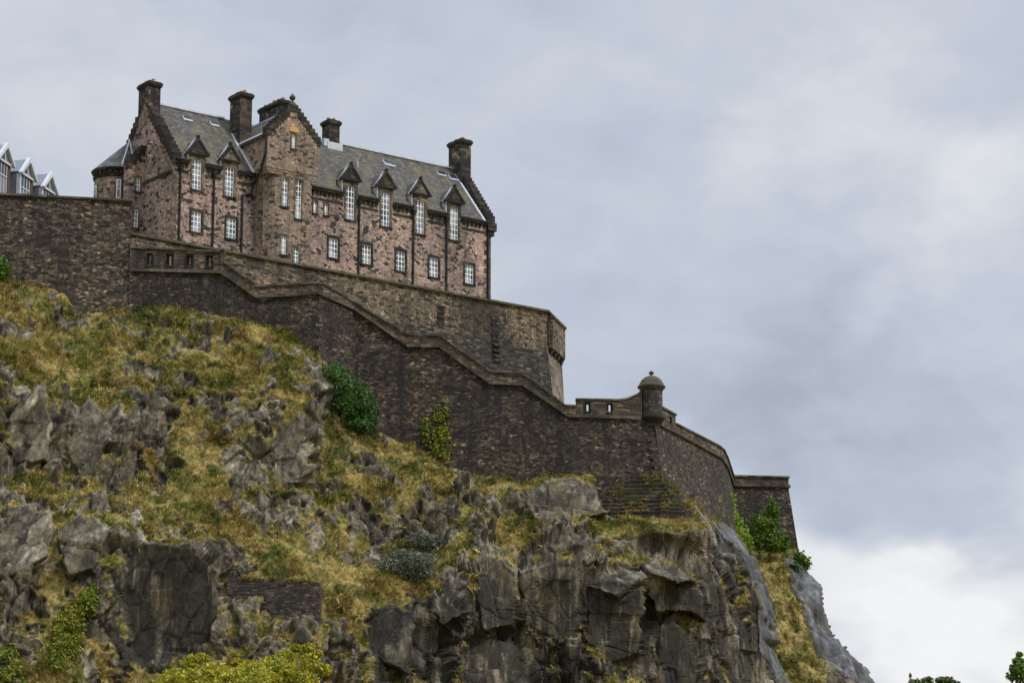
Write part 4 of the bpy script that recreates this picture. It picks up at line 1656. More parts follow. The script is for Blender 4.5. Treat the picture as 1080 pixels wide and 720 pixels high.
def rbf(ctrl, px, py):
    C = np.array([(a / 100., b_ / 100.) for a, b_, _ in ctrl])
    v = np.array([c for _, _, c in ctrl], float)

    def ph(r2):
        return np.sqrt(r2 + .02)
    A = ph(((C[:, None] - C[None]) ** 2).sum(-1))
    n = len(C)
    Mx = np.zeros((n + 3, n + 3))
    Mx[:n, :n] = A + np.eye(n) * 1e-4
    Mx[:n, n:n + 2] = C
    Mx[:n, n + 2] = 1
    Mx[n:n + 2, :n] = C.T
    Mx[n + 2, :n] = 1
    w = np.linalg.solve(Mx, np.concatenate([v, [0, 0, 0]]))
    out = np.zeros(px.shape)
    for i in range(n):
        out += w[i] * ph((px / 100. - C[i, 0]) ** 2 + (py / 100. - C[i, 1]) ** 2)
    return out + w[n] * px / 100. + w[n + 1] * py / 100. + w[n + 2]


def in_poly(poly, x, y):
    ins = np.zeros(len(x), bool)
    j = len(poly) - 1
    for i in range(len(poly)):
        xi, yi = poly[i]
        xj, yj = poly[j]
        c = ((yi > y) != (yj > y)) & (x < (xj - xi) * (y - yi) / (yj - yi + 1e-12) + xi)
        ins ^= c
        j = i
    return ins


def edge_dist(poly, x, y):
    d = np.full(len(x), 1e9)
    for i in range(len(poly)):
        a, b_ = np.array(poly[i], float), np.array(poly[(i + 1) % len(poly)], float)
        ab = b_ - a
        t = np.clip(((x - a[0]) * ab[0] + (y - a[1]) * ab[1]) / (ab @ ab), 0, 1)
        d = np.minimum(d, np.hypot(x - a[0] - t * ab[0], y - a[1] - t * ab[1]))
    return d


def blobs(px, py, lst):
    m_ = np.zeros(px.shape)
    for cx, cy, rx, ry, rot in lst:
        c, s = math.cos(R(rot)), math.sin(R(rot))
        dx, dy = px - cx, py - cy
        a, b_ = (dx * c + dy * s) / rx, (-dx * s + dy * c) / ry
        m_ = np.maximum(m_, 1.35 - np.sqrt(a * a + b_ * b_))
    return m_


# bare rock outcrops of the near crag (centre, radii, turn)
ROCKS = [(4, 445, 44, 56, 0), (95, 470, 66, 42, 20), (150, 488, 34, 26, 0), (60, 333, 42, 12, 12), (125, 345, 16, 12, 0), (20, 345, 22, 14, 0),
         (140, 378, 10, 16, 0), (178, 392, 14, 26, 0), (205, 412, 36, 30, 10), (240, 425, 26, 28, 0), (275, 440, 22, 24, 0),
         (170, 440, 44, 30, -30), (285, 495, 34, 22, 0), (325, 418, 16, 40, 0), (318, 470, 22, 24, 0), (250, 505, 26, 22, 0), (300, 540, 44, 26, 0),
         (245, 545, 28, 18, 0), (340, 560, 26, 24, 0),
         (45, 575, 78, 55, -15), (20, 530, 36, 26, 0), (25, 660, 70, 60, 0), (165, 640, 62, 78, 0), (110, 640, 40, 60, 0), (240, 590, 44, 24, 15),
         (225, 660, 50, 60, 0), (300, 695, 60, 40, 0), (382, 492, 20, 15, 30), (405, 505, 18, 12, 20), (362, 480, 10, 12, 0),
         (400, 545, 50, 26, 0), (455, 555, 46, 30, 0), (490, 540, 34, 30, 0), (380, 585, 26, 20, 0), (420, 600, 16, 16, 0), (500, 578, 34, 14, -20),
         (510, 605, 40, 22, 0), (450, 665, 66, 66, 0), (385, 690, 34, 40, 0), (600, 522, 44, 25, 8), (560, 545, 26, 16, 0), (560, 590, 50, 20, -10), (620, 575, 50, 26, 20),
         (590, 665, 130, 66, 0), (690, 600, 62, 42, 10), (700, 660, 110, 80, 0), (745, 600, 40, 60, 0), (790, 680, 44, 90, 0), (660, 560, 26, 18, 0)]
# grassy ledges that win over the rock
GRASSY = [(60, 520, 60, 12, 8), (150, 535, 70, 20, 8), (250, 560, 50, 14, 22), (300, 585, 40, 12, 20), (440, 480, 60, 24, 12), (540, 512, 36, 18, 0),
          (545, 570, 24, 20, -20), (400, 630, 34, 40, 0), (650, 585, 40, 8, 12), (110, 425, 26, 14, 0), (270, 395, 60, 22, 0), (60, 380, 50, 16, -5),
          (680, 556, 60, 7, 0), (620, 548, 24, 12, 0), (720, 655, 10, 14, 0), (440, 615, 34, 12, 0), (475, 590, 26, 10, -20), (350, 620, 20, 20, 0)]

CTRL = []
for x_ in (-150, -60, 0, 60, 100, 140, 200, 260, 300, 330, 345, 376, 400, 440, 480, 520, 560, 600, 630):
    CTRL.append((x_, float(BASE(x_)) + 2, float(WALLY(x_)) + .1))
    CTRL.append((x_, float(BASE(x_)) - 26, float(WALLY(x_)) + 2.6))
CTRL += [(640, 512, 194.2), (660, 505, 196.0), (690, 505, 198.0), (645, 534, 193.4), (665, 538, 193.8), (692, 542, 194.2), (645, 547, 191.6), (668, 548, 191.3), (692, 548, 191.0), (714, 550, 191.0), (732, 550, 192.2), (742, 556, 193.5), (748, 545, 201.5), (763, 551, 206.0),
         (720, 510, 199.0), (760, 525, 208.5), (780, 540, 212.5),
         (0, 340, 182.6), (0, 400, 178.2), (0, 455, 175.8), (0, 505, 174.6), (0, 545, 171.0), (0, 600, 168.4), (0, 660, 166.6), (0, 740, 164.5),
         (-150, 400, 177.5), (-150, 500, 173.5), (-150, 600, 167.5), (-150, 740, 163.5),
         (70, 350, 185.0), (70, 400, 180.6), (70, 440, 177.0), (70, 500, 175.6), (70, 540, 171.6), (70, 620, 168.2), (70, 740, 165.0),
         (140, 370, 184.0), (140, 420, 180.3), (140, 480, 177.6), (140, 520, 175.2), (140, 570, 171.0), (150, 596, 169.6), (150, 640, 170.2), (150, 740, 168.6),
         (215, 360, 185.6), (215, 400, 182.2), (215, 450, 180.2), (215, 500, 178.0), (215, 550, 175.0), (215, 590, 172.6), (215, 650, 170.6), (215, 740, 168.8),
         (285, 380, 186.2), (285, 420, 183.6), (285, 470, 181.4), (285, 520, 179.6), (285, 560, 177.6), (285, 600, 174.6), (292, 632, 174.2), (325, 640, 174.6), (300, 664, 171.8), (326, 682, 171.6), (250, 622, 173.5), (264, 648, 171.2), (285, 690, 170.6), (285, 740, 170.0),
         (335, 410, 187.2), (335, 450, 184.9), (335, 490, 183.2), (335, 540, 181.0), (335, 590, 177.8), (335, 640, 175.0), (335, 700, 172.8), (335, 740, 172.2),
         (390, 480, 187.6), (390, 520, 184.4), (390, 575, 182.2), (390, 620, 178.5), (390, 660, 176.2), (390, 740, 174.6),
         (450, 505, 188.2), (450, 535, 185.8), (450, 580, 184.0), (450, 615, 180.6), (450, 632, 179.2), (450, 680, 179.4), (450, 740, 178.4),
         (520, 530, 188.4), (520, 560, 186.6), (520, 595, 183.6), (520, 614, 182.0), (520, 645, 182.4), (520, 690, 182.4), (520, 740, 181.2),
         (570, 512, 190.6), (600, 530, 190.0), (600, 548, 188.2), (590, 580, 185.6), (590, 598, 184.0), (590, 624, 184.2), (590, 660, 184.0), (590, 740, 182.6),
         (645, 560, 189.0), (645, 590, 186.2), (645, 604, 184.8), (645, 636, 184.8), (645, 670, 184.6), (645, 740, 183.2),
         (690, 570, 189.6), (690, 588, 187.2), (700, 608, 186.0), (690, 640, 187.4), (690, 740, 185.6),
         (740, 580, 194.2), (740, 600, 192.8), (740, 640, 191.6), (740, 740, 189.2),
         (775, 560, 206.5), (785, 590, 202.0), (795, 630, 199.4), (800, 680, 197.4), (800, 740, 195.0),
         (795, 592, 205.0), (812, 640, 202.5), (822, 690, 200.8), (842, 740, 199.5)]
# big broken slabs: outline, how far they stand out, and the lie of the face (along, and down the picture)
SLABS = [([(550, 522), (574, 503), (604, 500), (626, 512), (642, 541), (610, 549), (568, 546)], .5, .012, -.050),
         ([(540, 600), (578, 572), (606, 582), (630, 604), (600, 594)], .35, -.01, -.09),
         ([(544, 602), (600, 596), (630, 606), (622, 642), (602, 674), (558, 662)], 1.1, .02, .004),
         ([(674, 590), (699, 582), (738, 613), (714, 617), (682, 602)], .35, .03, -.09),
         ([(681, 605), (714, 619), (740, 616), (742, 650), (690, 646)], 1.1, .05, .003),
         ([(614, 618), (638, 603), (672, 599), (677, 611), (650, 628)], .4, .01, -.08),
         ([(618, 622), (650, 630), (676, 615), (680, 690), (640, 700), (620, 680)], .9, .015, .004),
         ([(452, 629), (478, 619), (490, 650), (467, 663)], .9, -.02, -.02),
         ([(377, 660), (411, 633), (440, 645), (432, 714), (392, 690)], .8, -.02, -.025),
         ([(112, 603), (150, 576), (200, 571), (236, 600), (226, 682), (150, 702)], .2, .01, .006),
         ([(500, 600), (530, 592), (545, 606), (540, 660), (505, 668)], .3, .02, -.01),
         ([(480, 690), (520, 672), (560, 690), (560, 735), (490, 735)], .6, .02, -.015),
         ([(690, 655), (716, 662), (735, 700), (730, 735), (690, 735)], .4, .03, -.005),
         ([(0, 560), (30, 536), (56, 545), (50, 590), (12, 610)], .5, -.015, -.04),
         ([(58, 560), (92, 545), (112, 560), (100, 600), (70, 610)], .5, .02, -.045),
         ([(8, 425), (44, 408), (58, 440), (50, 490), (14, 488)], .5, -.02, -.025),
         ([(70, 470), (90, 420), (112, 440), (104, 500), (80, 505)], .5, .02, -.03),
         ([(282, 470), (300, 452), (322, 470), (318, 510), (290, 512)], .4, .01, -.03)]
XSIL = pw([(480, 768), (530, 770), (556, 772), (585, 782), (620, 795), (660, 806), (690, 813), (720, 827), (760, 842)])


def rock_material():
    m, t, b = newmat('crag_rock')
    geo = t.nodes.new('ShaderNodeNewGeometry')
    pos = geo.outputs['Position']
    at_ = t.nodes.new('ShaderNodeAttribute')
    at_.attribute_name = 'grass'
    fc = t.nodes.new('ShaderNodeAttribute')
    fc.attribute_name = 'block'
    jt = t.nodes.new('ShaderNodeAttribute')
    jt.attribute_name = 'joint'
    # cleaved, leaning grain
    mp_ = t.nodes.new('ShaderNodeMapping')
    mp_.inputs['Rotation'].default_value = (0, R(-18), 0)
    mp_.inputs['Scale'].default_value = (1.0, 1.0, 0.5)
    t.links.new(pos, mp_.inputs[0])
    n1 = noise(t, mp_.outputs[0], 1.1, 8, 0.68, dist=0.4)
    n2 = noise(t, pos, 0.33, 6, 0.6)
    n3 = noise(t, pos, 3.2, 6, 0.7)
    c = ramp(t, n1, [(0.26, (0.014, 0.0132, 0.0115)), (0.40, (0.050, 0.046, 0.037)), (0.50, (0.115, 0.106, 0.085)), (0.61, (0.215, 0.20, 0.163)), (0.76, (0.38, 0.352, 0.29))])
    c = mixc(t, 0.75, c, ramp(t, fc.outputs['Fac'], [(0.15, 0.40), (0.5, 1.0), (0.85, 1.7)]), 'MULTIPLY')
    c = mixc(t, 0.6, c, ramp(t, n3, [(0.28, 0.5), (0.72, 1.5)]), 'MULTIPLY')
    c = mixc(t, ramp(t, n2, [(0.44, 0.0), (0.60, 0.8)]), c, mixc(t, 1.0, c, (0.42, 0.40, 0.38), 'MULTIPLY'))
    # brown and olive weathering, pale lichen, dark water streaks that also carry painted cliff shade
    c = mixc(t, ramp(t, noise(t, pos, 0.8, 6, 0.65), [(0.45, 0.0), (0.64, 0.58)]), c, (0.082, 0.070, 0.032))
    c = mixc(t, ramp(t, noise(t, pos, 2.1, 7, 0.7), [(0.58, 0.0), (0.68, 0.55)]), c, (0.34, 0.325, 0.27))
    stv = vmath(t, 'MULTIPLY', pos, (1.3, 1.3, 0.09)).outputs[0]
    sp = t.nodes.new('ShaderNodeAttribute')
    sp.attribute_name = 'seep_shade'
    wet_shade = mathn(t, 'MULTIPLY_ADD', sp.outputs['Fac'], 0.14, noise(t, stv, 1.0, 6, 0.6))  # mask thickens the stains and paints shade into the lower cliff colour
    c = mixc(t, ramp(t, wet_shade, [(0.52, 0.0), (0.64, 0.85)]), c, (0.017, 0.0165, 0.015))
    c = mixc(t, ramp(t, jt.outputs['Fac'], [(0.0, 0.65), (0.10, 0.0)]), c, (0.015, 0.015, 0.014))
    for sc_, wd_, amt in ((0.75, .025, .55), (1.9, .04, .35)):
        vv = nd(t, 'ShaderNodeTexVoronoi', feature='DISTANCE_TO_EDGE')
        vv.inputs['Scale'].default_value = sc_
        wq = vmath(t, 'SCALE', vmath(t, 'SUBTRACT', noise(t, pos, 1.6, 4, .6, out=1), (.5, .5, .5)).outputs[0])
        wq.inputs['Scale'].default_value = .5
        t.links.new(vmath(t, 'ADD', mp_.outputs[0], wq.outputs[0]).outputs[0], vv.inputs['Vector'])
        c = mixc(t, ramp(t, vv.outputs[0], [(0.0, amt), (wd_, 0.0)]), c, (0.014, 0.013, 0.012))
    c = mixc(t, 1.0, c, (1.06, 1.0, 0.90), 'MULTIPLY')
    # turf between the tufts
    gcol = grass_colour(t, pos)
    gm = mathn(t, 'ADD', at_.outputs['Fac'], mathn(t, 'MULTIPLY', mathn(t, 'SUBTRACT', n3, 0.5), 0.9))
    c = mixc(t, ramp(t, gm, [(0.42, 0.0), (0.58, 1.0)]), c, mixc(t, 1.0, gcol, (0.72, 0.68, 0.66), 'MULTIPLY'))
    t.links.new(c, b.inputs['Base Color'])
    b.inputs['Roughness'].default_value = 0.88
    h = mathn(t, 'MULTIPLY_ADD', n3, 0.5, n1)
    bump(t, b, h, 0.8, 0.07)
    return m


def grass_colour(t, pos, rnd=None):
    """dry straw, olive, rust and bright moss in patches a few metres across"""
    a = noise(t, pos, 0.50, 6, 0.68)
    c = ramp(t, a, [(0.30, (0.06, 0.08, 0.018)), (0.41, (0.15, 0.145, 0.038)), (0.49, (0.37, 0.295, 0.105)), (0.57, (0.27, 0.21, 0.065)), (0.64, (0.15, 0.11, 0.042)), (0.74, (0.12, 0.075, 0.038))])
    g2 = noise(t, vmath(t, 'ADD', pos, (31, 7, 3)).outputs[0], 0.6, 5, 0.65)
    c = mixc(t, ramp(t, g2, [(0.49, 0.0), (0.60, 0.8)]), c, (0.07, 0.09, 0.016))
    g3 = noise(t, vmath(t, 'ADD', pos, (5, 77, 41)).outputs[0], 0.5, 5, 0.65)
    c = mixc(t, ramp(t, g3, [(0.56, 0.0), (0.66, 0.8)]), c, (0.15, 0.18, 0.02))
    g4 = noise(t, vmath(t, 'ADD', pos, (15, 47, 91)).outputs[0], 0.8, 5, 0.65)
    c = mixc(t, ramp(t, g4, [(0.63, 0.0), (0.72, 0.6)]), c, (0.12, 0.06, 0.03))
    c = mixc(t, 0.6, c, ramp(t, noise(t, pos, 4.0, 5, 0.7), [(0.28, 0.5), (0.72, 1.5)]), 'MULTIPLY')
    return c


M['rock'] = rock_material()


def grass_material():
    m, t, b = newmat('dry_grass')
    geo = t.nodes.new('ShaderNodeNewGeometry')
    c = grass_colour(t, geo.outputs['Position'])
    c = mixc(t, 0.8, c, ramp(t, geo.outputs['Random Per Island'], [(0, 0.40), (0.6, 1.1), (1.0, 2.1)]), 'MULTIPLY')
    t.links.new(c, b.inputs['Base Color'])
    b.inputs['Roughness'].default_value = 0.9
    b.inputs['Specular IOR Level'].default_value = 0.1
    tr = t.nodes.new('ShaderNodeBsdfTranslucent')
    t.links.new(c, tr.inputs[0])
    ms = t.nodes.new('ShaderNodeMixShader')
    ms.inputs[0].default_value = 0.2
    t.links.new(b.outputs[0], ms.inputs[1])
    t.links.new(tr.outputs[0], ms.inputs[2])
    out = [q for q in t.nodes if q.type == 'OUTPUT_MATERIAL'][0]
    t.links.new(ms.outputs[0], out.inputs[0])
    return m


M['grass'] = grass_material()


def grid_normals(V):
    du = np.zeros_like(V)
    dv = np.zeros_like(V)
    du[:, 1:-1] = V[:, 2:] - V[:, :-2]
    du[:, 0], du[:, -1] = V[:, 1] - V[:, 0], V[:, -1] - V[:, -2]
    dv[1:-1] = V[2:] - V[:-2]
    dv[0], dv[-1] = V[1] - V[0], V[-1] - V[-2]
    n = np.cross(dv, du)                    # rows run downwards
    return n / (np.linalg.norm(n, axis=-1, keepdims=True) + 1e-9)


def blur(A, k):
    for ax in (0, 1):
        c = np.cumsum(np.concatenate([np.repeat(A.take([0], ax), k + 1, ax), A, np.repeat(A.take([-1], ax), k, ax)], ax), ax)
        n = A.shape[ax]
        A = (c.take(range(2 * k + 1, 2 * k + 1 + n), ax) - c.take(range(0, n), ax)) / (2 * k + 1)
    return A


def make_rock(name, px, py, V, rock, fade, amp, shear, slab, seep_shade, label=None):
    """breaks the smooth sheet V (rows, cols, 3) into blocks and turf and links it"""
    n0 = grid_normals(blur(V, 12))
    P = V.reshape(-1, 3)
    sh = shear.reshape(-1)
    Q = P.copy()
    Q[:, 0] = P[:, 0] - (P[:, 2] - 40) * sh
    wq = np.stack([fbm(Q / 2.6, 5, 3), fbm(Q / 2.6 + 40, 6, 3), fbm(Q / 2.6 + 80, 7, 3)], -1)
    Qw = Q + wq * .55
    fa, ea = planes(Qw / np.array([3.4, 3.4, 7.5]), 3)
    fr_, er_ = planes(Qw / np.array([5.0, 5.0, 5.6]), 23)
    fb, eb = planes(Qw / np.array([1.35, 1.35, 3.0]), 8)
    fc_, ec = planes(Qw / np.array([.62, .62, 1.25]), 12)
    fe, ee = planes(Qw / np.array([.30, .30, .5]), 19)
    fd, ed = facets(Qw / np.array([.27, .27, .5]), 15)
    fj, ej = facets(Qw / np.array([1.7, 1.7, 3.2]), 41)
    f4 = fbm(P / 3.5, 21, 5)
    f5 = fbm(P / .9, 31, 4)
    r = rock.reshape(-1)
    fd_ = fade.reshape(-1)
    wr = np.asarray(slab).reshape(-1)
    big = fa * 3.0 * (1 - wr) + fr_ * 4.4 * wr
    # parallel cleavage: leaning slabs with one sharp edge each
    tq = Q[:, 0] * .80 + Q[:, 1] * .42
    s1 = tq / 1.25 + fbm(Q * np.array([.35, .35, .12]), 55, 3) * 2.6
    s2 = tq / .47 + fbm(Q * np.array([.8, .8, .25]), 57, 3) * 2.2
    saw = (s1 - np.floor(s1) - .5) * .75 + (s2 - np.floor(s2) - .5) * .24
    med = saw + fb * 1.5 + fj * .50 - .35 * np.exp(-ej / .035)
    sml = fc_ * .75
    tiny = fd * .06 + fe * .30
    dr = (big + med * (1 - .25 * wr) + sml * (1 - .25 * wr) + tiny) * np.asarray(amp).reshape(-1) + f5 * .06
    dg = fb * .55 + big * .25 + f4 * 1.3 + f5 * .6 + fc_ * .15
    disp = (dg + (dr - dg) * r) * fd_
    D = V + n0 * disp.reshape(V.shape[:2])[..., None]
    nn = grid_normals(D)
    nb = grid_normals(blur(D, 3))
    f6 = fbm(P / 1.6, 51, 4).reshape(V.shape[:2])
    grass = (1 - rock) * 1.2 + np.clip((nb[..., 2] - .66) * 1.6, 0, .55) * np.clip(0.35 + f6 * 2.2, 0, 1) - np.clip((.42 - nb[..., 2]) * 1.6, 0, .8)
    grass = np.clip(grass, 0, 1)
    H, Wd = V.shape[:2]
    idx = np.arange(H * Wd).reshape(H, Wd)
    F = np.stack([idx[:-1, :-1], idx[1:, :-1], idx[1:, 1:], idx[:-1, 1:]], -1).reshape(-1, 4)
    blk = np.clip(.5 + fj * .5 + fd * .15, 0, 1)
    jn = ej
    o = np_mesh(name, D.reshape(-1, 3), F, M['rock'], {'grass': grass, 'block': blk, 'joint': jn, 'seep_shade': seep_shade})
    tag(o, label, None, None, 'structure')
    return D, nn, grass


def scatter_grass(name, D, nn, grass, ntuft, label, hmin=.07, hmax=.28, blades=6, keep=None):
    H, Wd = D.shape[:2]
    c = (D[:-1, :-1] + D[1:, 1:]) / 2
    area = np.linalg.norm(np.cross(D[1:, :-1] - D[:-1, :-1], D[:-1, 1:] - D[:-1, :-1]), axis=-1)
    g = grass[:-1, :-1]
    w = np.clip(area, 0, .03) * np.clip((g - .45) / .4, 0, 1)
    if keep is not None:
        w = w * keep[:-1, :-1]
    w = w.ravel() / w.sum()
    pick = RNG.choice(len(w), ntuft, p=w)
    P = c.reshape(-1, 3)[pick] + RNG.normal(0, .03, (ntuft, 3))
    N = nn[:-1, :-1].reshape(-1, 3)[pick]
    patch = fbm(P / 1.7, 88, 4)
    size = RNG.uniform(hmin, hmax, ntuft) * np.clip(1.05 + patch * 2.8, .55, 2.3) * (1 + .8 * (RNG.random(ntuft) < .06))
    V, F = [], []
    lean0 = N * .55 + np.array([0, 0, .55]) + RNG.normal(0, .18, (ntuft, 3))
    for k in range(blades):
        d = lean0 + RNG.normal(0, .42, (ntuft, 3))
        d /= np.linalg.norm(d, axis=-1, keepdims=True)
        s = np.cross(d, RNG.normal(0, 1, (ntuft, 3)))
        s /= np.linalg.norm(s, axis=-1, keepdims=True) + 1e-9
        L = (size * RNG.uniform(.6, 1.15, ntuft))[:, None]
        wd = L * RNG.uniform(.05, .10, ntuft)[:, None]
        r0 = P + RNG.normal(0, .05, (ntuft, 3)) - N * .03
        droop = np.array([0, 0, -1.0]) * L * .28 + (N * L * .18)
        m1 = r0 + d * L * .6
        tip = r0 + d * L + droop
        V.append(np.stack([r0 - s * wd, r0 + s * wd, m1 + s * wd * .7, tip, m1 - s * wd * .7], 1))
    V = np.stack(V, 1).reshape(-1, 3)
    nb = len(V) // 5
    b0 = (np.arange(nb) * 5)[:, None]
    F = np.concatenate([b0 + np.array([[0, 1, 2, 4]])], 0)
    T = b0 + np.array([[4, 2, 3, 3]])
    # quad + tip triangle as two degenerate-free pieces
    me = bpy.data.meshes.new(name)
    nv = len(V)
    me.vertices.add(nv)
    me.vertices.foreach_set('co', V.astype(np.float32).ravel())
    loops = np.concatenate([F.ravel(), T[:, :3].ravel()]).astype(np.int32)
    me.loops.add(len(loops))
    me.loops.foreach_set('vertex_index', loops)
    starts = np.concatenate([np.arange(nb) * 4, nb * 4 + np.arange(nb) * 3]).astype(np.int32)
    tot = np.concatenate([np.full(nb, 4), np.full(nb, 3)]).astype(np.int32)
    me.polygons.add(2 * nb)
    me.polygons.foreach_set('loop_start', starts)
    me.polygons.foreach_set('loop_total', tot)
    me.materials.append(M['grass'])
    me.update()
    o = bpy.data.objects.new(name, me)
    COL.objects.link(o)
    tag(o, label, 'grass', None, 'stuff')
    return o


NXC = 1000


def near_crag():
    NX, NY = NXC, 430
    px0 = np.interp(np.linspace(0, 1, NX), [0, .74, .80, 1], [-150, 640, 690, 800])
    top = BASE(px0) - 24
    s = np.linspace(0, 1, NY)[:, None]
    py = top[None] + s * (748 - top[None])
    px = -150 + (px0[None] + 150) * (XSIL(py) + 150) / 950.0
    Y = rbf(CTRL, px, py)
    V = at_arr(px, py, Y)
    # turn the sheet round the right-hand edge and away
    nb = 70
    ex = []
    for i in range(1, nb + 1):
        a = i / nb
        q = V[:, -1].copy()
        q[:, 1] += 16 * a
        q[:, 0] += .55 * math.sin(min(1, a * 3) * math.pi / 2) * 0 - 5.0 * a * a
        q[:, 2] -= .4 * a
        ex.append(q)
    V = np.concatenate([V, np.stack(ex, 1)], 1)
    px = np.concatenate([px, np.repeat(px[:, -1:], nb, 1)], 1)
    py = np.concatenate([py, np.repeat(py[:, -1:], nb, 1)], 1)
    # carry it down to the ground below the picture
    nd_ = 40
    ex = []
    for i in range(1, nd_ + 1):
        a = i / nd_
        q = V[-1].copy()
        q[:, 2] = V[-1, :, 2] * (1 - a) - 1.0 * a
        q[:, 1] = V[-1, :, 1] - 9 * a
        ex.append(q)
    V = np.concatenate([V, np.stack(ex, 0)], 0)
    px = np.concatenate([px, np.repeat(px[-1:], nd_, 0)], 0)
    py = np.concatenate([py, np.repeat(py[-1:], nd_, 0) + np.arange(1, nd_ + 1)[:, None] * 6], 0)
    slabm = np.zeros(px.shape)
    fx, fy = px.ravel(), py.ravel()
    for poly_, out_, gx, gy in SLABS:
        cx, cy = np.mean([q[0] for q in poly_]), np.mean([q[1] for q in poly_])
        sel = np.where((np.abs(fx - cx) < 90) & (np.abs(fy - cy) < 90))[0]
        jx = fbm(np.stack([fx[sel] / 14, fy[sel] / 14, 0 * sel], -1), 13, 3)
        xx, yy = fx[sel] + jx * 9, fy[sel] - jx * 7
        ins = in_poly(poly_, xx, yy)
        sel, xx, yy = sel[ins], xx[ins], yy[ins]
        wgt = np.clip(edge_dist(poly_, xx, yy) / 2.5, 0, 1)
        Yp = float(rbf(CTRL, np.array([cx]), np.array([cy]))[0]) - out_ + gx * (fx[sel] - cx) + gy * (fy[sel] - cy)
        Pn = at_arr(fx[sel], fy[sel], Yp)
        Vf = V.reshape(-1, 3)
        Vf[sel] = Vf[sel] * (1 - wgt[:, None]) + Pn * wgt[:, None]
        slabm.ravel()[sel] = np.maximum(slabm.ravel()[sel], wgt)
    wob = fbm(V.reshape(-1, 3) / 3.0, 71, 4).reshape(px.shape)
    wob2 = fbm(V.reshape(-1, 3) / .8 + 9, 77, 3).reshape(px.shape)
    m_ = blobs(px, py, ROCKS)
    g_ = blobs(px, py, GRASSY)
    wob = wob * 1.5 + wob2 * 2.0
    m_ = np.where(g_ > .35, np.minimum(m_, .35 - (g_ - .35) * .9), m_)
    wob = wob * np.interp(px, [0, 380, 560], [1.5, 1.3, 1.0])
    raw = np.clip(m_, -.30, .75) - .17 + .15 * np.clip((px - 400) / 170., 0, 1) + wob
    raw = np.where(py > 735, np.maximum(raw, .55), raw)
    rock = 1 / (1 + np.exp(-(raw - .36) * 11))
    fade = np.clip((py - BASE(np.clip(px, -160, 860)) + 4) / 22.0, .0, 1)
    fade = np.where(px > 628, np.minimum(fade, np.clip((py - 546) / 48.0, .02, 1)), fade)
    amp = np.interp(px, [-150, 200, 420, 560, 700, 760, 800], [.56, .52, .58, .85, .8, .5, .35])
    shear = np.interp(px, [-150, 250, 450, 900], [.42, .34, .12, -.06])
    rock = np.maximum(rock, slabm * .97)
    amp = amp * (1 - .72 * slabm)
    return px, py, V, rock, fade, amp, shear


px, py, V, rock, fade, amp, shear = near_crag()
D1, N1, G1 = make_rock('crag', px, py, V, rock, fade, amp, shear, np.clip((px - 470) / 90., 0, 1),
                       np.clip(blobs(px, py, [(600, 690, 215, 72, 0), (755, 665, 60, 80, 0), (170, 645, 70, 75, 0), (420, 690, 60, 60, 0)]) * 1.5, 0, 1))  # cliffs darkened in colour: real seep staining plus painted shade
keep = (py < 752).astype(float)
scatter_grass('grass', D1, N1, G1, 150000, 'dry straw and olive grass growing over the ledges of the near rock', keep=keep)
PX1, PY1 = px, py


def ledge_grass():
    E = LEDGE[0]
    keep_ = fbm(E / .8, 19, 3) > .02
    E = E[keep_]
    n = len(E)
    D = np.stack([np.stack([E, E + [.2, 0, 0]], 1), np.stack([E + [0, .2, 0], E + [.2, .2, 0]], 1)], 1)
    P = np.repeat(E, 5, 0) + RNG.normal(0, .07, (n * 5, 3)) * [1.5, .5, .2]
    V, F = [], []
    for k in range(5):
        d = np.array([.1, -.5, .45]) + RNG.normal(0, .45, P.shape)
        d /= np.linalg.norm(d, axis=-1, keepdims=True)
        s = np.cross(d, RNG.normal(0, 1, P.shape))
        s /= np.linalg.norm(s, axis=-1, keepdims=True)
        L = RNG.uniform(.10, .34, (len(P), 1))
        V.append(np.stack([P - s * .03, P + s * .03, P + d * L], 1))
    V = np.concatenate(V, 0).reshape(-1, 3)
    F = np.arange(len(V)).reshape(-1, 3)
    o = np_mesh('grass', V, F, M['grass'], None, False)
    tag(o, 'thin grass and moss growing on the courses of the stepped footing', 'grass', None, 'stuff')


ledge_grass()


# ---- steep grassy slope under the square bastion
XS2 = pw([(540, 830), (588, 842), (612, 856), (650, 873), (682, 884), (720, 915), (760, 936)])
CT2 = [(740, 540, 219.5), (790, 560, 217.5), (842, 570, 218.2), (740, 590, 214.5), (800, 592, 214.2), (842, 592, 214.8), (770, 640, 210.5), (820, 640, 210.2), (866, 640, 212.0),
       (780, 700, 206.5), (830, 700, 206.0), (890, 690, 210.0), (780, 760, 202.5), (850, 760, 202.5), (946, 760, 209.0), (875, 655, 212.5), (856, 614, 214.5), (925, 722, 210.5)]


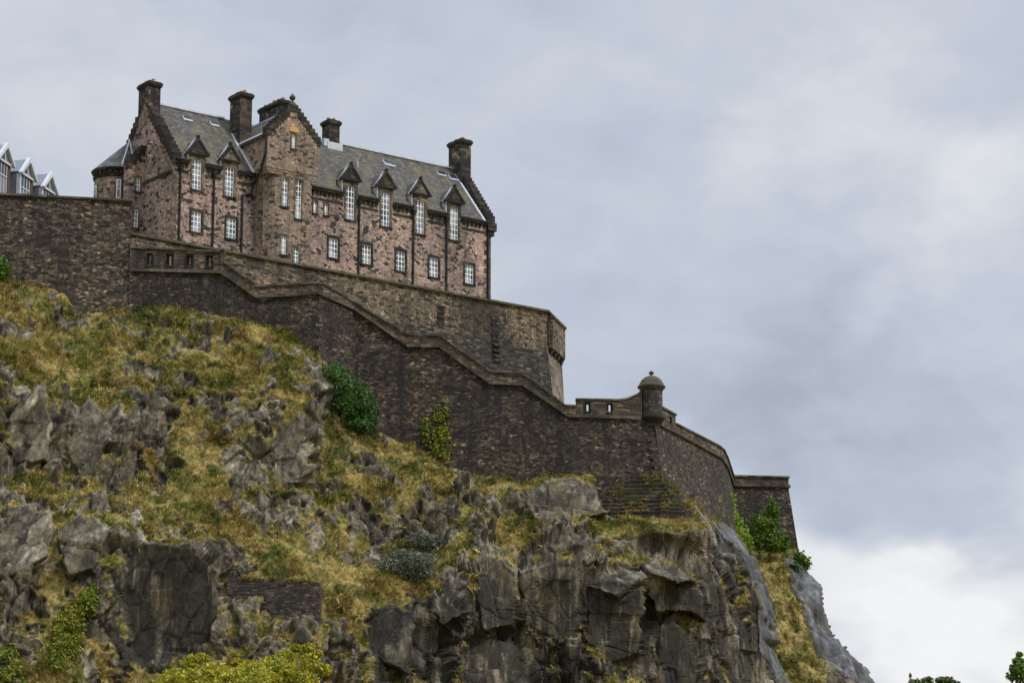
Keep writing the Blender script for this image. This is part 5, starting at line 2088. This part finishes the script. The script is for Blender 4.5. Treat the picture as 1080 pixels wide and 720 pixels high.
def far_slope():
    NX, NY = 260, 260
    t = np.linspace(0, 1, NX)
    s = np.linspace(0, 1, NY)[:, None]
    py = 552 + s * (755 - 552) + 0 * t[None]
    px = 742 + t[None] * (XS2(py) - 742)
    Y = rbf(CT2, px, py)
    V = at_arr(px, py, Y)
    nb = 50
    ex = []
    for i in range(1, nb + 1):
        a = i / nb
        q = V[:, -1].copy()
        q[:, 1] += 22 * a
        q[:, 0] -= 4.5 * a * a
        ex.append(q)
    V = np.concatenate([V, np.stack(ex, 1)], 1)
    px = np.concatenate([px, np.repeat(px[:, -1:], nb, 1)], 1)
    py = np.concatenate([py, np.repeat(py[:, -1:], nb, 1)], 1)
    nd_ = 30
    ex = []
    for i in range(1, nd_ + 1):
        a = i / nd_
        q = V[-1].copy()
        q[:, 2] = V[-1, :, 2] * (1 - a) - a
        q[:, 1] -= 8 * a
        q[:, 0] += 5 * a
        ex.append(q)
    V = np.concatenate([V, np.stack(ex, 0)], 0)
    px = np.concatenate([px, np.repeat(px[-1:], nd_, 0)], 0)
    py = np.concatenate([py, np.repeat(py[-1:], nd_, 0) + np.arange(1, nd_ + 1)[:, None] * 6], 0)
    wob = fbm(V.reshape(-1, 3) / 3.0, 91, 4).reshape(px.shape)
    edge = px - np.interp(py, [585, 610, 640, 665, 700, 760], [838, 850, 862, 866, 864, 858])
    raw = np.clip(edge / 22.0 + .4, -.6, 1.2) + wob * .8
    rock = 1 / (1 + np.exp(-(raw - .4) * 9))
    fade = np.clip((py - 585) / 25., .0, 1)
    return px, py, V, rock, fade, np.full(px.shape, .5), np.full(px.shape, -.25)


px, py, V, rock, fade, amp, shear = far_slope()
D2, N2, G2 = make_rock('rock_slope', px, py, V, rock, fade, amp * 1.0, shear, 0 * px, 0 * px)
scatter_grass('grass', D2, N2, G2, 14000, 'steep strip of ochre grass between the two grey rock nets', keep=(py < 752).astype(float))


# ------------------------------------------------------------------ ground, terraces
def sheet(name, pts_f, pts_b, mat):
    mb = MB()
    for i in range(len(pts_f) - 1):
        mb.poly([pts_f[i], pts_f[i + 1], pts_b[i + 1], pts_b[i]])
    o = mb.build(name, mat)
    tag(o, None, None, None, 'structure')
    return o


def turf_material():
    m, t, b = newmat('turf')
    geo = t.nodes.new('ShaderNodeNewGeometry')
    t.links.new(grass_colour(t, geo.outputs['Position']), b.inputs['Base Color'])
    return m


M['turf'] = turf_material()
mb = MB()
mb.poly([(-3000, -3000, 0), (3000, -3000, 0), (3000, 3000, 0), (-3000, 3000, 0)])
tag(mb.build('ground', M['turf']), None, None, None, 'structure')
# walkway between the outer and the upper wall
fr_, bk_ = [], []
for x in (137, 180, 233, 271, 337, 373, 430, 463, 516, 550, 600):
    p = at(x, STRING(x), WALLY(x))
    fr_.append((p[0], p[1] + .7, p[2] - .4))
    # meet the upper wall
    k = (np.dot(np.array([HO[0], HO[1], 0]), VX) - 5.6 - np.dot(p * np.array([1, 1, 0]), VX)) / VX[1]
    bk_.append((p[0], p[1] + max(k, 1.2), p[2] - .3))
sheet('terrace', fr_, bk_, M['turf'])
fr_, bk_ = [], []
for x in (600, 640, 690):
    p = at(x, STRING(x), WALLY(x))
    fr_.append((p[0], p[1] + .7, p[2] - .5))
    bk_.append((p[0] - 1, p[1] + 24, p[2] - .5))
fr_.append((*at(772, 511, RY(772))[:2], ZS - .5))
bk_.append((fr_[-1][0] - 4, fr_[-1][1] + 12, ZS - .5))
sheet('terrace', fr_, bk_, M['turf'])
sheet('summit_ground', [hl(-12, -5.4, 55.2), hl(29.2, -5.4, 55.2)], [hl(-12, 40, 55.2), hl(29.2, 40, 55.2)], M['turf'])

# ------------------------------------------------------------------ rockfall nets
def net_material():
    m, t, b = newmat('grey_wire_net')
    pos = t.nodes.new('ShaderNodeNewGeometry').outputs['Position']
    n1 = noise(t, vmath(t, 'MULTIPLY', pos, (1.6, 1.6, .16)).outputs[0], 1.0, 5, 0.6)
    n2 = noise(t, pos, 5.0, 4, 0.6)
    c = ramp(t, n1, [(0.3, (0.03, 0.031, 0.034)), (0.52, (0.09, 0.092, 0.097)), (0.72, (0.20, 0.205, 0.21))])
    c = mixc(t, 0.5, c, ramp(t, n2, [(0.3, .6), (0.7, 1.4)]), 'MULTIPLY')
    c = mixc(t, ramp(t, noise(t, pos, .9, 5, .65), [(0.56, 0), (0.68, .8)]), c, (0.10, 0.085, 0.035))
    t.links.new(c, b.inputs['Base Color'])
    b.inputs['Roughness'].default_value = 0.75
    bump(t, b, n1, 1.0, .35)
    # the meshes are finer than one can make out: let part of the rock show through
    tp = t.nodes.new('ShaderNodeBsdfTransparent')
    ms = t.nodes.new('ShaderNodeMixShader')
    cv = t.nodes.new('ShaderNodeAttribute')
    cv.attribute_name = 'cover'
    gap = mathn(t, 'MULTIPLY_ADD', noise(t, pos, 2.4, 6, .7), 1.1, mathn(t, 'MULTIPLY', cv.outputs['Fac'], -1.0))
    t.links.new(ramp(t, gap, [(-0.6 + .6, .18), (0.35, 1.0)]), ms.inputs[0])
    t.links.new(b.outputs[0], ms.inputs[1])
    t.links.new(tp.outputs[0], ms.inputs[2])
    out = [q for q in t.nodes if q.type == 'OUTPUT_MATERIAL'][0]
    t.links.new(ms.outputs[0], out.inputs[0])
    return m


M['net'] = net_material()


def drape(name, D, rows, cols, k, lift, label):
    S = blur(D[rows[0]:rows[1], cols[0]:cols[1]], k)
    n = grid_normals(S)
    P = S.reshape(-1, 3)
    f = fbm(P * np.array([.9, .9, .12]), 61, 3).reshape(S.shape[:2])
    S = S + n * (lift + .25 * f)[..., None]
    H, Wd = S.shape[:2]
    idx = np.arange(H * Wd).reshape(H, Wd)
    F = np.stack([idx[:-1, :-1], idx[1:, :-1], idx[1:, 1:], idx[:-1, 1:]], -1).reshape(-1, 4)
    V = S.reshape(-1, 3)
    o0 = V.mean(0)
    # frayed margins: the net thins out towards its long edges
    u_ = np.linspace(0, 1, Wd)[None] + .22 * fbm(P / 1.6, 63, 4).reshape(H, Wd)
    cov = np.clip(np.minimum(u_ / .30, 1.2), 0, 1) * np.clip(1.15 - .9 * np.abs(fbm(P / 2.2, 67, 4).reshape(H, Wd)) * 2.2, 0, 1)
    o = np_mesh(name, V - o0, F, M['net'], {'cover': cov})
    o.location = tuple(o0)
    sd = o.modifiers.new('thickness', 'SOLIDIFY')
    sd.thickness = .04
    tag(o, label, 'net', None)
    return o


ce = NXC - 1
r0 = int(np.argmax(PY1[:, ce] > 560))
r1 = int(np.argmax(PY1[:, ce] > 746))
drape('rockfall_net', D1, (r0, r1), (int(np.argmin(np.abs(PX1[430 // 2] - (PX1[430 // 2, ce] - 22)))), ce + 18), 3, .16, 'narrow grey net hanging down the cliff edge, left of the ochre grass strip')
r0 = 48
r1 = 258
drape('rockfall_net', D2, (r0, r1), (205, 259 + 14), 3, .20, 'wide grey net over the outermost rock edge, against the sky')


# ------------------------------------------------------------------ plants
def leaf_mesh(name, P, size, mat, parent, off, flat=None):
    n = len(P)
    nrm = RNG.normal(0, 1, (n, 3)) + np.array([0, -.45, .55])
    nrm /= np.linalg.norm(nrm, axis=-1, keepdims=True)
    a = np.cross(nrm, RNG.normal(0, 1, (n, 3)))
    a /= np.linalg.norm(a, axis=-1, keepdims=True) + 1e-9
    b_ = np.cross(nrm, a)
    s = (size * RNG.uniform(.6, 1.3, n))[:, None]
    V = np.stack([P - a * s, P - b_ * s * .62 + nrm * s * .12, P + a * s, P + b_ * s * .62 + nrm * s * .12], 1).reshape(-1, 3)
    F = (np.arange(n) * 4)[:, None] + np.array([[0, 1, 2, 3]])
    return np_mesh(name, V - np.array(off), F, mat, None, False, parent)


def terr(px, py):
    k = np.argmin((PX1[:, :NXC] - px) ** 2 + (PY1[:, :NXC] - py) ** 2)
    return D1[:, :NXC].reshape(-1, 3)[k]


def creeper(name, label, cat, poly, Y, bulge, n, size, mat, sparse=0.0, group=None):
    """plant spreading over a face: Y gives the face, bulge how far it stands out"""
    xs, ys = [p[0] for p in poly], [p[1] for p in poly]
    x = RNG.uniform(min(xs) - 3, max(xs) + 3, n * 4)
    y = RNG.uniform(min(ys) - 3, max(ys) + 3, n * 4)
    jx, jy = RNG.normal(0, 2.1, n * 4), RNG.normal(0, 2.1, n * 4)
    ok = in_poly(poly, x, y)
    x, y, jx, jy = x[ok][:n], y[ok][:n], jx[ok][:n], jy[ok][:n]
    ed = edge_dist(poly, x, y)
    lump = fbm(np.stack([x / 7, y / 7, 0 * x], -1), int(poly[0][0]) % 90 + 3, 3)
    if sparse:
        kp = RNG.random(len(x)) < np.clip(1 - sparse + lump * 3.0, .05, 1)
        x, y, jx, jy, ed, lump = (q[kp] for q in (x, y, jx, jy, ed, lump))
    yf = np.array([Y(a, b_) for a, b_ in zip(x, y)])
    dep = bulge * (np.clip(ed / 9.0, .12, 1) ** .6) * (1 + lump * 1.5)
    yy = yf - dep * RNG.random(len(x)) ** .35 - .04
    P = at_arr(x + jx, y + jy, yy)
    o0 = at(np.mean(xs), max(ys), float(np.max(yf)))
    root = empty(name, tuple(o0))
    tag(root, label, cat, group)
    leaf_mesh('foliage', P, size, mat, root, o0)
    mb = MB()
    cx = np.mean(xs)
    for k in range(4):
        p = [at(cx + (k - 1.5) * 2, max(ys) + 1, float(np.max(yf)) - .05)]
        tx = cx + (k - 1.5) * (max(xs) - min(xs)) * .16
        for f in (.35, .65):
            yv = max(ys) + (min(ys) - max(ys)) * f
            p.append(at(cx + (tx - cx) * f, yv, Y(cx + (tx - cx) * f, yv) - .08))
        mb.tube(p, [.05, .035, .02], 5)
    mb.build('stem', M['bark'], root, o0)
    return root


creeper('ivy', 'large dark green ivy mound against the outer wall, beside the grassy rock shoulder', 'ivy',
        [(338, 392), (343, 383), (352, 384), (366, 392), (380, 404), (390, 414), (395, 428), (397, 446), (396, 461), (384, 463), (371, 460),
         (358, 452), (349, 438), (342, 420), (338, 405)], lambda a, b_: float(WALLY(a)) - 1.3, 1.9, 16000, .11, M['ivy'], .12)
creeper('wall_creeper', 'upright yellow green creeper climbing the middle of the dark outer wall', 'climbing plant',
        [(447, 442), (453, 441), (457, 452), (458, 430), (460, 415), (470, 420), (473, 438), (474, 455), (478, 470), (479, 484), (468, 488), (456, 484),
         (448, 476), (445, 458)], lambda a, b_: float(WALLY(a)), .30, 2400, .10, M['yellow_creeper'], .55)
creeper('wall_creeper', 'bright lime green creeper in the corner beside the square bastion', 'climbing plant',
        [(757, 547), (756, 525), (761, 531), (765, 543), (770, 530), (768, 518), (774, 528), (778, 545), (787, 560), (791, 576), (786, 579), (776, 570), (766, 558)],
        lambda a, b_: float(np.interp(a, [755, 772, 790], [203.5, 211.5, 212.5])), .9, 5000, .12, M['lime'], .05)
creeper('shrub', 'mid green bush growing up the face of the square bastion', 'shrub',
        [(790, 552), (797, 545), (807, 541), (811, 530), (818, 527), (821, 540), (820, 552), (827, 562), (832, 573), (828, 581), (810, 580), (796, 580), (788, 572)],
        lambda a, b_: 214.2, .5, 6500, .12, M['green_bush'], .3)
creeper('shrub', 'small dark green bush on the sky edge just right of the bastion foot', 'shrub',
        [(840, 584), (846, 584), (852, 591), (854, 597), (847, 597), (841, 594)], lambda a, b_: 214.8, .6, 500, .14, M['green_bush'])
creeper('shrub', 'tiny dark bush on the grass strip below the bastion foot', 'shrub',
        [(833, 597), (838, 595), (842, 599), (838, 603), (833, 602)], lambda a, b_: 213.9, .5, 300, .13, M['ivy'])
creeper('shrub', 'green and rust autumn bush clinging to the rock in the lower left corner', 'shrub',
        [(97, 612), (103, 622), (101, 640), (92, 655), (86, 672), (80, 690), (66, 706), (54, 706), (50, 690), (54, 664), (60, 648), (74, 638), (87, 624)],
        lambda a, b_: float(terr(a, b_)[1]), .7, 5200, .10, M['autumn'], .25)
creeper('shrub', 'small red brown and green bush at the extreme lower left of the rock', 'shrub',
        [(-6, 688), (10, 680), (24, 690), (30, 708), (24, 724), (-6, 724)], lambda a, b_: float(terr(a, b_)[1]), .6, 1400, .10, M['autumn'], .4)
creeper('shrub', 'small green bush at the left edge against the foot of the tall plain wall', 'shrub',
        [(-8, 272), (2, 273), (8, 281), (10, 290), (2, 293), (-8, 292)], lambda a, b_: 186.4, .6, 900, .13, M['green_bush'])


def dome_bush(label, px, py, rx, ry, n, size, mat, cat='shrub'):
    p = terr(px, py) + np.array([0, -.55, .25])
    k = p[1] * .000343
    c = p + np.array([0, -.1, ry * k * .25])
    d = RNG.normal(0, 1, (n, 3))
    d /= np.linalg.norm(d, axis=-1, keepdims=True)
    r = RNG.random(n) ** .35
    P = d * r[:, None]
    P *= (1 + fbm(d * 2.2 + px, 41, 3)[:, None] * 1.1)
    P = c + P * np.array([rx * k, rx * k * .7, ry * k])
    root = empty('shrub', tuple(p))
    tag(root, label, cat)
    leaf_mesh('foliage', P, size, mat, root, p)
    mb = MB()
    for q in range(5):
        mb.tube([p - np.array([0, 0, .2]), p + (c - p) * .6 + np.array([(q - 2) * rx * k * .25, -.1, ry * k * .3])], [.05, .02], 5)
    mb.build('stem', M['bark'], root, p)


dome_bush('small round grey green bush on the ledge just above the wide silvery bush', 446, 574, 19, 12, 3600, .09, M['silver'])
dome_bush('wide silvery grey bush on the rock ledge mid slope', 432, 604, 30, 18, 6000, .09, M['silver'])


def tree(label, px, py, Y, rpx, mat, nclump, nleaf, size, tops=(), squash=1.0, twig=None):
    """crown centre at (px, py), radius rpx in photo pixels at distance Y, standing on the ground"""
    c = at(px, py, Y)
    k = Y * 1.0 / FPX * 1.04
    rad = rpx * k
    base = np.array([c[0], c[1], 0.0])
    root = empty('tree', tuple(base))
    tag(root, label, 'tree')
    cl = []
    for i in range(nclump):
        d = RNG.normal(0, 1, 3)
        d /= np.linalg.norm(d)
        d[2] *= squash
        cl.append((c + d * rad * RNG.uniform(.35, .92), rad * RNG.uniform(.12, .24)))
    for tx, ty, tr in tops:
        cl.append((at(tx, ty, Y + RNG.uniform(-1, 1)), tr * k))
    P = []
    for q, r in cl:
        d = RNG.normal(0, 1, (nleaf, 3))
        d /= np.linalg.norm(d, axis=-1, keepdims=True)
        P.append(q + d * r * (RNG.random(nleaf) ** .4)[:, None] * np.array([1.15, 1.15, .8]))
    leaf_mesh('crown', np.concatenate(P), size, mat, root, base)
    mb = MB()
    mb.tube([base - [0, 0, .3], base + [.1, 0, c[2] * .35], base + [.0, .1, c[2] * .75], c], [.34, .27, .2, .08], 10)
    for q, r in cl[::max(1, len(cl) // 22)]:
        s = base + np.array([0, 0, c[2] * RNG.uniform(.6, .8)])
        mb.tube([s, (s + q) / 2 + RNG.normal(0, .15, 3), q], [.10, .06, .025], 6)
    mb.build('trunk', M['bark'], root, base)
    if twig:
        mb = MB()
        a, b_ = at(twig[0], twig[1] + 14, Y), at(twig[0], twig[1], Y)
        mb.tube([a, b_], [.05, .035], 6)
        mb.tube([b_ - [0, 0, .22], b_ - [0, 0, .05]], [.10, .07], 6)
        mb.build('dead_twig', M['bark'], root, base)


tree('yellow green autumn tree top in front of the rock, bottom left', 258, 742, 118, 84, M['yellow_tree'], 95, 330, .085,
     [(185, 713, 12), (203, 699, 11), (219, 708, 13), (240, 716, 13), (262, 705, 11), (285, 702, 13), (303, 692, 11), (322, 700, 14), (325, 683, 6), (334, 690, 6),
      (298, 710, 14), (175, 722, 12), (250, 699, 6), (212, 693, 6), (312, 683, 5), (340, 706, 9)], .55)
tree('olive tree top with a dark dead twig, low against the sky at bottom right', 985, 756, 150, 36, M['tree'], 34, 220, .10,
     [(965, 720, 6), (978, 718, 6), (992, 717, 5), (1000, 718, 6), (1008, 722, 5)], .7, twig=(960, 709))
tree('dark green tree top rising at the extreme bottom right corner', 1098, 752, 150, 50, M['green_bush'], 46, 220, .11,
     [(1075, 690, 3), (1074, 697, 5), (1072, 705, 7), (1070, 713, 8), (1078, 703, 7), (1082, 716, 9)], .9)


# weeds along the head of the little retaining wall
def wall_head_grass():
    n = 900
    x = RNG.uniform(240, 338, n)
    x = x[fbm(np.stack([x / 9, 0 * x, 0 * x], -1), 29, 3) > -.06]
    P = np.array([at(a, 609 + (a - 252) * .075, 172.75) for a in x]) + RNG.normal(0, .06, (len(x), 3))
    V = []
    for k in range(4):
        d = np.array([0, -.55, .35]) + RNG.normal(0, .5, P.shape)
        d /= np.linalg.norm(d, axis=-1, keepdims=True)
        s_ = np.cross(d, RNG.normal(0, 1, P.shape))
        s_ /= np.linalg.norm(s_, axis=-1, keepdims=True)
        L = RNG.uniform(.10, .38, (len(P), 1))
        V.append(np.stack([P - s_ * .025, P + s_ * .025, P + d * L], 1))
    V = np.concatenate(V, 0).reshape(-1, 3)
    o = np_mesh('grass', V, np.arange(len(V)).reshape(-1, 3), M['grass'], None, False)
    tag(o, 'ragged fringe of dry grass along the top of the short retaining wall', 'grass', None, 'stuff')


wall_head_grass()
